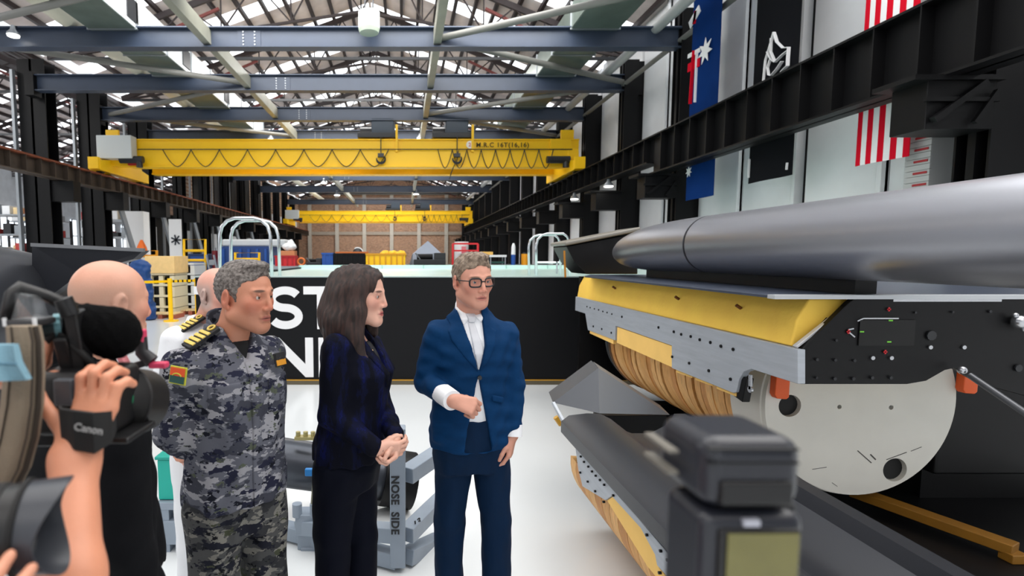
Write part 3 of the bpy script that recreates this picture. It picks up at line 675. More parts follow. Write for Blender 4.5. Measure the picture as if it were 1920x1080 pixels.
# ---------------------------------------------------------------- dark vehicle on the left
lv = thing('dark_vehicle', 'dark hulled vehicle behind the bald man at the left', 'submarine', (-3.6, 4.3, 0))
st = [(2.2, -3.75, 1.33, .60), (3.4, -3.75, 1.33, .60), (4.3, -3.75, 1.33, .60)]
for i in range(1, 13):
    u = i / 12; st.append((4.3 + 1.9 * u, -3.75 + .1 * u, 1.33 - .12 * u * u, .60 * math.sqrt(max(.002, 1 - u ** 2.2))))
lathe_y(st, 'hull', mat('charcoal hull', (66, 68, 74), .33, .6), lv)
pf = [W(60, 460, 4.75), W(268, 470, 4.6), W(250, 486, 4.6), W(150, 514, 4.7), W(60, 580, 4.75)]
mb = MB(); mb.add([p for p in pf] + [p + V((0, .12, .0)) for p in pf], [(0, 1, 2, 3, 4), (9, 8, 7, 6, 5)] + [(i, (i + 1) % 5, 5 + (i + 1) % 5, 5 + i) for i in range(5)]); mb.build('side_fin', M_hull2, lv)
a, b = W(60, 459, 4.7), W(270, 469, 4.55); MB().bar(a, b, .035, .03).build('fin_edge', mat('fin edge', (128, 130, 134), .4, .4), lv)
MB().box(-4.2, -3.2, 2.4, 5.6, 0, .95).build('skirt', M_hull2, lv, bevel=.03)
# ---------------------------------------------------------------- test tank
YT = W(900, 725, 7.45).y
ztop = W(900, 520, YT).z
xl, xr = W(368, 600, YT).x, 7.0
tk = thing('test_tank', 'long raised tank with black front boards and bold white lettering', 'tank', (0, YT, 0))
MB().box(xl, xr, YT, YT + .06, .05, ztop).build('front_board', mat('black board', (17, 18, 21), .6, spec=.2), tk, bevel=.006)
MB().box(xl, xl + .06, YT + .06, YT + 7.6, .05, ztop).build('side_board', mat('black board', (17, 18, 21), .6, spec=.2), tk)
MB().box(xl - .02, xr, YT - .03, YT + .05, 0, .06).build('base_strip', mat('base strip', (92, 84, 64), .6), tk)
MB().box(xl - .02, xr, YT - .032, YT - .004, .058, .07).build('tape_line', mat('tape amber', (190, 140, 40), .6), tk)
zw = ztop + .02
M_glass = mat('pale aqua water and lining', (206, 234, 226), .25)
MB().box(xl + .07, xr, YT + .08, YT + 7.5, .1, ztop - .04).build('pool_body', M_glass, tk)
zfar = W(900, 497, YT + 7.5).z
MB().box(xl, xr, YT + 7.42, YT + 7.5, ztop - .05, zfar).build('far_wall', mat('aqua lining', (208, 240, 232), .4), tk)
for i in range(9): MB().box(xl + i * 1.15, xl + i * 1.15 + .03, YT + 7.40, YT + 7.42, ztop - .05, zfar).build('lining_seam', mat('lining seam', (168, 206, 198), .5), tk)
MB().box(xl, xr, YT - .01, YT + .1, ztop, ztop + .015).build('coping', mat('tank coping', (176, 196, 194), .4), tk)
M_let = mat('letter white', (240, 241, 243), .6)
cap = .729
def word(txt, px_l, px_r, y_t, y_b):
    a = W(px_l, y_b, YT - .003); b = W(px_r, y_b, YT - .003); t = W(px_l, y_t, YT - .003)
    return a, (b.x - a.x), (t.z - a.z)
# hand-built bold grotesque capitals (strokes as prisms)
def glyph(ch, x, z, wd, h, t, nm='letter'):
    m = MB(); y0, y1 = YT - .008, YT + .001
    R_ = lambda u0, u1, v0, v1: m.prism([(x + u0 * wd, z + v0 * h), (x + u1 * wd, z + v0 * h), (x + u1 * wd, z + v1 * h), (x + u0 * wd, z + v1 * h)], 'y', y0, y1)
    P_ = lambda pts: m.prism([(x + u * wd, z + v * h) for u, v in pts], 'y', y0, y1)
    tw, th = t / wd, t / h
    if ch == 'T': P_([(.5 - tw / 2, 0), (.5 + tw / 2, 0), (.5 + tw / 2, 1 - th), (1, 1 - th), (1, 1), (0, 1), (0, 1 - th), (.5 - tw / 2, 1 - th)])
    elif ch == 'E': P_([(0, 0), (1, 0), (1, th), (tw, th), (tw, .5 - th / 2), (.92, .5 - th / 2), (.92, .5 + th / 2), (tw, .5 + th / 2), (tw, 1 - th), (1, 1 - th), (1, 1), (0, 1)])
    elif ch == 'N': P_([(0, 0), (tw, 0), (tw, .68), (1 - tw, 0), (1, 0), (1, 1), (1 - tw, 1), (1 - tw, .33), (tw, 1), (0, 1)])
    elif ch == 'A': m.prism([(x, z), (x + t, z), (x + wd * .5, z + h * .8), (x + wd - t, z), (x + wd, z), (x + wd * .6, z + h), (x + wd * .4, z + h)], 'y', y0, y1); R_(.28, .72, .2, .2 + th * .9)
    elif ch == 'K': P_([(0, 0), (tw, 0), (tw, .32), (.36, .46), (.72, 0), (1, 0), (.52, .62), (.98, 1), (.74, 1), (tw, .52), (tw, 1), (0, 1)])
    elif ch == 'S':
        cl = []
        for k in range(41):
            u = k / 40
            if u < .5: a = R(28) + (R(270) - R(28)) * (u / .5); c = (.5, .5 + (1 - th) / 4); rr = (.5 - tw / 2, (1 - th) / 4)
            else: a = R(90) - (R(90) + R(152)) * ((u - .5) / .5); c = (.5, .5 - (1 - th) / 4); rr = (.5 - tw / 2, (1 - th) / 4)
            if u < .5: cl.append((c[0] + rr[0] * math.cos(a), c[1] + rr[1] * math.sin(a)))
            else: cl.append((c[0] + rr[0] * math.cos(a), c[1] + rr[1] * math.sin(a)))
        L_, R2 = [], []
        Pw = [V((x + u * wd, z + v * h)) for u, v in cl]
        for k, p in enumerate(Pw):
            d = (Pw[min(k + 1, 40)] - Pw[max(k - 1, 0)]).normalized(); nn = V((-d.y, d.x)) * t / 2
            L_.append(p + nn); R2.append(p - nn)
        m.loft([[(a.x, y0, a.y), (b.x, y0, b.y), (b.x, y1, b.y), (a.x, y1, a.y)] for a, b in zip(L_, R2)])
    return m.build(nm, M_let, tk)
def put(ch, px0, px1, pyt, pyb, t):
    a = W(px0, pyb, YT); b = W(px1, pyt, YT); glyph(ch, a.x, a.z, b.x - a.x, b.z - a.z, t)
for ch, p0, p1 in (('T', 366, 430), ('E', 440, 497), ('S', 503, 567), ('T', 570, 634)): put(ch, p0, p1, 537, 617, .112)
for ch, p0, p1 in (('T', 366, 428), ('A', 430, 502), ('N', 510, 587), ('K', 598, 668)): put(ch, p0, p1, 633, 707, .112)
# ---------------------------------------------------------------- chrome pool ladder rails
M_chr = mat('chrome tube', (206, 210, 214), .15, 1)
def hoop(name, pts, r, lab, Y, rungs=()):
    t = thing(name, lab, 'handrail', W(*pts[0], Y))
    for k, dy in enumerate((0, .5)):
        P = []
        n = len(pts)
        base = [W(px, py, Y) + V((0, dy, 0)) for px, py in pts]
        MB().tube(base, r, 12).build('rail_tube', M_chr, t, smooth=2)
    return t
hoop('tank_handrail', [(412, 522), (412, 440), (416, 425), (426, 414), (440, 409), (475, 409), (490, 413), (502, 424), (507, 440), (510, 522)], .026, 'tall chrome hooped handrail at the near left edge of the tank', YT + .35)
hoop('tank_handrail', [(1006, 518), (1005, 462), (1008, 449), (1016, 441), (1026, 438), (1056, 438), (1064, 444), (1068, 456), (1068, 518)], .02, 'lower chrome hooped handrail beside the dark fin at the far right of the tank', YT + 1.0)
t = thing('grab_rail', 'low chrome rail behind the right hooped handrail of the tank', 'handrail', W(1010, 495, YT + 1.6))
a, b = W(1004, 492, YT + 1.6), W(1085, 492, YT + 1.6)
MB().cyl(a, b, .02, n=8).build('rail_tube', M_chr, t)
for u in (0, .5, 1): p = a.lerp(b, u); MB().cyl((p.x, p.y, ztop), p, .015, n=8).build('post', M_chr, t)
# ---------------------------------------------------------------- grey cradle with a black cylinder
M_cr = mat('cradle grey paint', (138, 150, 164), .45, var=.04)
cr = thing('cradle', 'grey steel cradle with stencilled post standing behind the woman', 'cradle', (-.1, 3.2, 0))
def sq(a, b, w=.09, nm='frame_bar'): return MB().bar(a, b, w).build(nm, M_cr, cr, bevel=.006)
PX, PY = W(746, 1075, 2.95).x, 2.95
pt = W(746, 800, PY)
sq((PX, PY, .03), (PX, PY, pt.z), .088, 'post')
e1, e2 = W(835, 842, 3.35), W(830, 935, 3.4)
sq((PX + .05, PY + .03, W(752, 895, PY).z), e1, .09); sq((PX + .05, PY + .03, W(752, 1008, PY).z), e2, .09)
sq((PX + .05, PY + .03, .06), W(830, 1010, 3.4), .09)
sq((PX + .0, PY, .06), (PX - .75, PY + .35, .06), .09); sq((PX, PY, W(740, 1000, PY).z), (W(560, 985, 3.2).x, 3.2, W(560, 985, 3.2).z), .09)
L0 = W(575, 985, 3.2)
sq((L0.x, 3.2, 0), (L0.x, 3.2, W(570, 975, 3.2).z + .03), .1, 'post'); sq((L0.x - .06, 3.2, W(560, 975, 3.2).z), (L0.x + .35, 3.2, W(560, 975, 3.2).z), .12)
MB().box(L0.x - .03, L0.x + .3, 3.14, 3.2, .02, W(570, 1035, 3.17).z).build('foot_box', M_cr, cr, bevel=.01)
for q in ((557, 950), (590, 950)):
    p = W(*q, 3.16); MB().cyl(p - V((0, 0, .06)), p + V((0, 0, .02)), .03, n=12).build('lug', M_cr, cr)
MB().bar(W(588, 945, 3.14), W(594, 860, 3.14), .035, .01).build('ratchet_strap', mat('strap olive', (128, 128, 110), .7), cr)
MB().cbox(W(583, 885, 3.12), (.07, .03, .045)).build('strap_buckle', mat('buckle blue', (30, 120, 190), .4), cr, bevel=.006)
text_mesh('NOSE  SIDE', .062, frame(W(734, 892, PY - .046), (0, 0, -1), (1, 0, 0)), mat('stencil black', (30, 32, 36), .6), cr, name='lettering', depth=.001, bold=.002, space=1.1)
text_mesh('13', .06, frame(W(776, 990, PY + .06), (1, .85, .38), (0, -.2, 1)), mat('stencil black', (30, 32, 36), .6), cr, name='lettering', depth=.001, bold=.002)
bc = thing('cylinder_vessel', 'dark grey cylinder lying on the cradle between the officer and the woman', 'cylinder', (-.3, 3.6, .5))
ca, cb_ = W(430, 852, 3.55), W(778, 902, 3.75)
cd = (cb_ - ca).normalized()
MB().tube([ca, ca + cd * .03, cb_ - cd * .06, cb_ - cd * .01, cb_], [.15, .165, .165, .15, .1], 40).build('vessel_body', mat('vessel dark', (72, 76, 84), .3, .6), bc, smooth=True)
MB().tube([cb_ - cd * .25, cb_ - cd * .02], [.2, .2], 40).build('end_collar', M_black, bc, smooth=True)
v = MB()
vt = W(573, 812, 3.5)
for dx in (-.05, 0, .05): MB().cyl(vt + V((dx, 0, -.03)), vt + V((dx, 0, .01)), .016, n=8).build('valve', mat('brass', (170, 160, 110), .35, .6), bc)
MB().cbox(vt + V((0, 0, -.03)), (.14, .06, .02)).build('valve_plate', mat('brass', (170, 160, 110), .35, .6), bc)
bx = thing('teal_crate', 'teal box standing on a low grey trolley behind the camouflaged officer', 'box', (-1.3, 3.2, .5))
a = W(300, 862, 3.15); b = W(378, 938, 3.15)
MB().box(a.x - .02, b.x, 3.15, 3.6, b.z, a.z).build('box_body', mat('teal panel', (20, 168, 152), .5), bx, bevel=.01)
MB().box(a.x - .03, b.x + .01, 3.14, 3.61, a.z, a.z + .02).build('box_lid', mat('teal lid', (16, 150, 136), .5), bx, bevel=.005)
tr = thing('grey_trolley', 'low grey steel trolley under the teal box', 'trolley', (-1.3, 3.3, 0))
MB().box(a.x - .02, b.x, 3.12, 3.62, b.z - .05, b.z - .002).build('top_frame', M_cr, tr, bevel=.006)
for x in (a.x + .02, b.x - .03):
    for y in (3.16, 3.56): MB().box(x - .03, x + .03, y - .03, y + .03, .0, b.z - .05).build('leg', M_cr, tr)
MB().box(a.x - .02, b.x, 3.12, 3.62, .05, .2).build('lower_tray', M_cr, tr, bevel=.006)
# ================================================================ CLAY MODELLING: smooth-union fields and surface nets
def smin(a, b, k):
    if k <= 0: return np.minimum(a, b)
    h = np.maximum(k - np.abs(a - b), 0) / k
    return np.minimum(a, b) - h * h * k * .25
class Sdf:
    def __init__(s): s.p = []
    def _add(s, fn, lo, hi, k, sub=False): s.p.append((fn, np.array(lo, float) - k - .03, np.array(hi, float) + k + .03, k, sub)); return s
    def rc(s, a, b, ra, rb=None, k=.02, sub=False):
        rb = ra if rb is None else rb; a = np.array(a, float); b = np.array(b, float); ba = b - a; L2 = max(1e-9, ba @ ba)
        def fn(P):
            t = np.clip(((P - a) @ ba) / L2, 0, 1)
            return np.linalg.norm(P - a - t[..., None] * ba, axis=-1) - (ra + (rb - ra) * t)
        m = max(ra, rb); return s._add(fn, np.minimum(a, b) - m, np.maximum(a, b) + m, k, sub)
    def chain(s, pts, rs, k=.02):
        for i in range(len(pts) - 1): s.rc(pts[i], pts[i + 1], rs[i], rs[i + 1], k)
        return s
    def el(s, c, r, M=None, k=.02, sub=False):
        c = np.array(c, float); r = np.array(r, float); Rm = np.array(M)[:3, :3] if M is not None else np.eye(3)
        def fn(P):
            q = (P - c) @ Rm; k0 = np.linalg.norm(q / r, axis=-1); k1 = np.linalg.norm(q / r ** 2, axis=-1)
            return k0 * (k0 - 1) / np.maximum(k1, 1e-6)
        m = r.max(); return s._add(fn, c - m, c + m, k, sub)
    def prof(s, M, st, k=.03, n=2.3, caps=True):
        """stack of super-elliptic sections (z, cx, cy, rx, ry) in the frame M"""
        st = sorted(st); A = np.array(st); Mi = np.array(M.inverted()); z0, z1 = A[0, 0], A[-1, 0]
        def fn(P):
            q = P @ Mi[:3, :3].T + Mi[:3, 3]; z = np.clip(q[..., 2], z0, z1)
            v = [np.interp(z, A[:, 0], A[:, i]) for i in range(1, 5)]
            d = (((np.abs(q[..., 0] - v[0]) / v[2]) ** n + (np.abs(q[..., 1] - v[1]) / v[3]) ** n) ** (1 / n) - 1) * np.minimum(v[2], v[3])
            return np.maximum(d, np.maximum(q[..., 2] - z1, z0 - q[..., 2]))
        pts = []
        for z, cx, cy, rx, ry in st:
            for sx in (-1, 1):
                for sy in (-1, 1): pts.append(tuple(M @ V((cx + sx * rx, cy + sy * ry, z))))
        pts = np.array(pts); return s._add(fn, pts.min(0), pts.max(0), k)
    def cut(s, n, o, k=.004):
        """keep the side the normal n points away from"""
        n = np.array(n, float); n /= np.linalg.norm(n); o = np.array(o, float)
        s.p.append((lambda P: -((P - o) @ n), None, None, k, True)); return s
    def bounds(s):
        return np.min([p[1] for p in s.p if p[1] is not None and not p[4]], 0), np.max([p[2] for p in s.p if p[1] is not None and not p[4]], 0)
    def field(s, res, lo=None, hi=None):
        l, h = s.bounds(); lo = l if lo is None else np.maximum(l, lo); hi = h if hi is None else np.minimum(h, hi)
        n = np.ceil((hi - lo) / res).astype(int) + 2
        ax = [lo[i] + res * np.arange(n[i]) for i in range(3)]
        G = np.stack(np.meshgrid(*ax, indexing='ij'), -1).astype(np.float32)
        Fd = np.full(n, .06, np.float32)
        for fn, a, b, k, sub in s.p:
            if a is None: sl = (slice(None),) * 3
            else:
                i0 = np.clip(((a - lo) / res).astype(int), 0, n); i1 = np.clip(np.ceil((b - lo) / res).astype(int) + 1, 0, n)
                if (i1 <= i0).any(): continue
                sl = tuple(slice(x, y) for x, y in zip(i0, i1))
            d = fn(G[sl])
            Fd[sl] = -smin(-Fd[sl], d, k) if sub else smin(Fd[sl], d, k)
        return Fd, G, lo
def nets(Fd, lo, res):
    S_ = Fd < 0; n = np.array(Fd.shape) - 1
    c8 = [(i, j, k) for i in (0, 1) for j in (0, 1) for k in (0, 1)]
    sl = lambda o: tuple(slice(o[d], o[d] + n[d]) for d in range(3))
    cnt = sum(S_[sl(o)].astype(np.int8) for o in c8); act = (cnt > 0) & (cnt < 8)
    ids = np.argwhere(act); vid = np.full(tuple(n), -1, np.int64); vid[act] = np.arange(len(ids))
    vals = {o: Fd[ids[:, 0] + o[0], ids[:, 1] + o[1], ids[:, 2] + o[2]] for o in c8}
    acc = np.zeros((len(ids), 3)); num = np.zeros(len(ids))
    for a in c8:
        for d in range(3):
            if a[d] == 0:
                b = list(a); b[d] = 1; b = tuple(b); va, vb = vals[a], vals[b]; m = (va < 0) != (vb < 0)
                t = np.where(m, va / np.where(m, va - vb, 1), 0); p = np.zeros((len(ids), 3)); p[:] = a; p[:, d] = t
                acc += p * m[:, None]; num += m
    vs = lo + res * (ids + acc / num[:, None]); Q = []
    for d in range(3):
        u, v = (d + 1) % 3, (d + 2) % 3; s0 = [slice(0, None)] * 3; s1 = [slice(0, None)] * 3; s0[d] = slice(0, -1); s1[d] = slice(1, None)
        a, b = S_[tuple(s0)], S_[tuple(s1)]; e = np.argwhere(a != b)
        e = e[(e[:, u] > 0) & (e[:, v] > 0) & (e[:, u] < n[u]) & (e[:, v] < n[v])]
        flip = a[tuple(e.T)]; o = np.zeros(3, int); qu = o.copy(); qu[u] = 1; qv = o.copy(); qv[v] = 1
        q = np.stack([vid[tuple((e - qu - qv).T)], vid[tuple((e - qv).T)], vid[tuple(e.T)], vid[tuple((e - qu).T)]], 1)
        q[~flip] = q[~flip][:, ::-1]; Q.append(q)
    Q = np.concatenate(Q); return vs, Q[(Q >= 0).all(1)]
def relax(vs, Q, it=2, lam=.5):
    E = np.concatenate([Q[:, [0, 1]], Q[:, [1, 2]], Q[:, [2, 3]], Q[:, [3, 0]]])
    for _ in range(it):
        acc = np.zeros_like(vs); c = np.zeros(len(vs))
        for a, b in ((0, 1), (1, 0)): np.add.at(acc, E[:, a], vs[E[:, b]]); np.add.at(c, E[:, a], 1)
        vs = vs + lam * (acc / np.maximum(c, 1)[:, None] - vs)
    return vs
def mesh_np(name, parts, mats, parent, matfn=None):
    vs = []; fs = []; o = 0
    for v, q in parts: vs.append(v); fs.append(q + o); o += len(v)
    vs = np.concatenate(vs); fs = np.concatenate(fs)
    me = bpy.data.meshes.new(name); me.vertices.add(len(vs)); me.vertices.foreach_set('co', vs.astype(np.float32).ravel())
    me.loops.add(fs.size); me.loops.foreach_set('vertex_index', fs.astype(np.int32).ravel())
    me.polygons.add(len(fs)); me.polygons.foreach_set('loop_start', np.arange(0, fs.size, 4, dtype=np.int32))
    me.polygons.foreach_set('use_smooth', np.ones(len(fs), bool))
    for m in (mats if isinstance(mats, list) else [mats]): me.materials.append(m)
    me.update(calc_edges=True); me.validate()
    if matfn is not None:
        c = vs[fs].mean(1); me.polygons.foreach_set('material_index', np.asarray(matfn(c), np.int32)[:len(me.polygons)])
    ob = bpy.data.objects.new(name, me); COL.objects.link(ob)
    if parent: child(ob, parent)
    return ob
def ripple(G, amp, wl, seed, z=1.0):
    r = np.random.RandomState(seed); out = 0
    for i in range(4):
        d = r.normal(size=3); d[2] *= z; d /= np.linalg.norm(d); ph = r.rand() * 6
        w2 = r.normal(size=3); out = out + np.sin((G @ d) * 2 * np.pi / (wl * (.7 + .6 * r.rand())) + ph + 1.3 * np.sin((G @ w2) * 14 + ph))
    return out * amp / 2
def poly2(x, z, poly):
    d = None; s = np.ones(x.shape)
    n = len(poly)
    for i in range(n):
        a = poly[i]; b = poly[i - 1]; e = (b[0] - a[0], b[1] - a[1]); wx, wz = x - a[0], z - a[1]
        t = np.clip((wx * e[0] + wz * e[1]) / max(1e-9, e[0] ** 2 + e[1] ** 2), 0, 1); dd = (wx - e[0] * t) ** 2 + (wz - e[1] * t) ** 2
        d = dd if d is None else np.minimum(d, dd)
        c1 = z >= a[1]; c2 = z < b[1]; c3 = e[0] * wz > e[1] * wx
        fl = (c1 & c2 & c3) | (~c1 & ~c2 & ~c3); s = np.where(fl, -s, s)
    return s * np.sqrt(d)
def clay(name, sd, res, m, parent, rip=None, it=2, lo=None, hi=None, mod=None, matfn=None):
    Fd, G, l = sd.field(res, lo, hi)
    if rip: Fd = Fd + ripple(G, *rip).astype(np.float32)
    if mod: Fd = mod(Fd, G)
    vs, q = nets(Fd, l, res)
    return mesh_np(name, [(relax(vs, q, it), q)], m, parent, matfn)
def patch(name, sd, off, M, poly, m, parent, res=.005, side=1, rip=None, thick=None, it=2):
    """a layer lying on the garment: the field pushed out by off, kept inside an outline (x, z of frame M) on its front"""
    Mi = np.array(M.inverted()); pz = [M @ V((x, 0, z)) for x, z in poly]
    lo = np.array([min(p[i] for p in pz) for i in range(3)]) - .3; hi = np.array([max(p[i] for p in pz) for i in range(3)]) + .3
    zmin, zmax = min(p[1] for p in poly) - .02, max(p[1] for p in poly) + .02
    lo[2] = min(p.z for p in pz) - .05; hi[2] = max(p.z for p in pz) + .05
    def mod(Fd, G):
        q = G @ Mi[:3, :3].T.astype(np.float32) + Mi[:3, 3].astype(np.float32)
        d = np.maximum(Fd - off, poly2(q[..., 0], q[..., 2], poly)); d = np.maximum(d, .0 - side * q[..., 1])
        return np.maximum(d, -(Fd + (thick or .012)))
    return clay(name, sd, res, m, parent, rip, it, lo, hi, mod)
def rotz(a): return Matrix.Rotation(a, 4, 'Z')
def body_frame(p, heading):
    """x to the person's right, y where they face; heading in degrees from world +X, anticlockwise"""
    return Matrix.Translation(V((p[0], p[1], 0))) @ rotz(R(heading - 90))
def head_frame(c, heading, pitch=0, roll=0):
    return Matrix.Translation(V(c)) @ rotz(R(heading - 90)) @ Matrix.Rotation(R(pitch), 4, 'X') @ Matrix.Rotation(R(roll), 4, 'Y')
def head_sdf(sd, H, s=1.0, fem=0, neck=None, nose=1.0, jaw=1.0, open_=0):
    P = lambda x, y, z: np.array(H @ V((x * s, y * s, z * s)))
    e = lambda c, r, k=.02, sub=False, rot=None: sd.el(P(*c), [v * s for v in r], (H @ rot if rot else H), k, sub)
    r = lambda a, b, ra, rb=None, k=.012, sub=False: sd.rc(P(*a), P(*b), ra * s, (rb if rb is not None else ra) * s, k, sub)
    if neck is not None:
        sd.rc(P(0, -.03, -.05), neck, .054 * (1 - .12 * fem), .06 * (1 - .15 * fem), .03)
    e((0, -.013, .035), (.0735, .091, .084)); e((0, .02, .03), (.066, .07, .07), .03)
    e((0, .028, -.035), (.06, .064, .076), .03)
    for q in (-1, 1):
        r((q * .052 * jaw, -.003, -.056), (q * .022, .066, -.094), .02, .018, .03)
        e((q * .043, .058, -.016), (.022, .02, .02), .025)
        r((q * .014, .0885, .026), (q * .046, .074, .026), .008 - .002 * fem, .007, .012)
    e((0, .074, -.1), (.02, .016, .016), .025)
    r((0, .091, .02), (0, .1065, -.027), .007, .0095 * nose, .012)
    e((0, .101, -.032), (.012 * nose, .010, .008), .008)
    for q in (-1, 1): e((q * .012, .096, -.034), (.008 * nose, .009, .007), .006)
    for q in (-1, 1): e((q * .032, .097, .006), (.017, .016, .0115), .012, True)
    # lids over the eyeballs
    for q in (-1, 1):
        r((q * .018, .0835, .0115), (q * .046, .0765, .0105), .0052, .0048, .004); r((q * .031, .0862, .0135), (q * .031, .0852, .013), .0055, .0055, .004)
        r((q * .02, .0835, .0012), (q * .044, .0765, .0018), .0036, .0036, .004)
    r((-.02, .086, -.060), (.02, .086, -.060), .0055, .0055, .008); r((0, .0925, -.0585), (0, .0925, -.0585), .0055, .0055, .008)
    r((-.016, .0865, -.0715), (.016, .0865, -.0715), .0065 + .001 * fem, None, .008)
    r((-.023, .094, -.066), (.023, .094, -.066), .0022 + open_, None, .002, True)
    for q in (-1, 1):
        rot = Matrix.Rotation(R(q * -18), 4, 'Z') @ Matrix.Rotation(R(-12), 4, 'X')
        e((q * .079, -.014, -.002), (.009, .0195, .033), .006, False, rot); e((q * .0865, -.009, .003), (.0055, .0105, .018), .003, True, rot); e((q * .0805, -.003, -.004), (.005, .005, .009), .004, False, rot)
        e((q * .076, -.006, -.03), (.006, .009, .009), .006)
    return P
def eyes(H, s, parent, iris, gaze=0):
    white = mat('eye white', (186, 174, 168), .3); im = mat('iris ' + iris[0], iris[1], .2); pu = mat('pupil', (8, 8, 8), .15)
    for q in (-1, 1):
        c = H @ V((q * .0315 * s, .0745 * s, .0068 * s)); r = .0122 * s
        e = MB().ball(c, r, 16, 12).build('eye', white, parent, smooth=2)
        d = ((H.to_3x3() @ V((math.sin(R(gaze)), math.cos(R(gaze)), -.06)))).normalized()
        MB().tube([c + d * r * .90, c + d * r * 1.0], [.0058 * s, .0048 * s], 14).build('iris', im, e, smooth=True)
        MB().tube([c + d * r * .98, c + d * r * 1.015], [.0026 * s, .0022 * s], 10).build('pupil', pu, e, smooth=True)
def hand_sdf(sd, wrist, d, pn, side, curls, sc=1.0, thumb=(.6, .75, .3), tcurl=15, spread=.1):
    """d: along the hand, pn: out of the palm, side: +1 when the thumb lies along d x pn"""
    d = V(d).normalized(); pn = V(pn); pn = (pn - d * pn.dot(d)).normalized(); l = d.cross(pn) * side; w_ = V(wrist)
    off = (.030, .010, -.010, -.028); ln = (.9, 1.0, .94, .76); tips = []
    for i in range(4):
        kb = w_ + (d * (.092 - .004 * abs(i - 1)) + l * off[i]) * sc
        sd.rc(w_ + (d * .012 + l * off[i] * .55) * sc, kb, .0145 * sc, .0112 * sc, .014)
        a = 0; p = kb; dd0 = (d + l * spread * (1.2 - i) * .5).normalized(); rr = .0098
        cu = curls[i] if isinstance(curls[i], (tuple, list)) else (curls[i], curls[i] * 1.1, curls[i] * .7)
        for L, c in zip((.045, .027, .022), cu):
            a += R(c); v = dd0 * math.cos(a) + pn * math.sin(a); q = p + v * L * ln[i] * sc
            sd.rc(p, q, rr * sc, rr * .9 * sc, .004); p = q; rr *= .9
        tips.append(p)
    tb = w_ + (d * .022 + l * .026 + pn * .006) * sc; v = (d * thumb[0] + l * thumb[1] + pn * thumb[2]).normalized()
    m1 = tb + v * .04 * sc; sd.rc(w_ + (d * .02 + l * .012 + pn * .008) * sc, m1, .018 * sc, .0125 * sc, .016)
    v2 = (v * math.cos(R(tcurl)) + (d * .8 - l * .6 + pn * .2).normalized() * math.sin(R(tcurl))).normalized()
    m2 = m1 + v2 * .033 * sc; sd.rc(m1, m2, .0122 * sc, .0105 * sc, .006); v3 = (v2 * .9 + d * .3 - l * .15).normalized(); m3 = m2 + v3 * .025 * sc; sd.rc(m2, m3, .0105 * sc, .0088 * sc, .005)
    return tips
def limb(sd, a, b, c, r0, r1, r2, k=.02): sd.rc(a, b, r0, r1, k); sd.rc(b, c, r1, r2, k * .6)
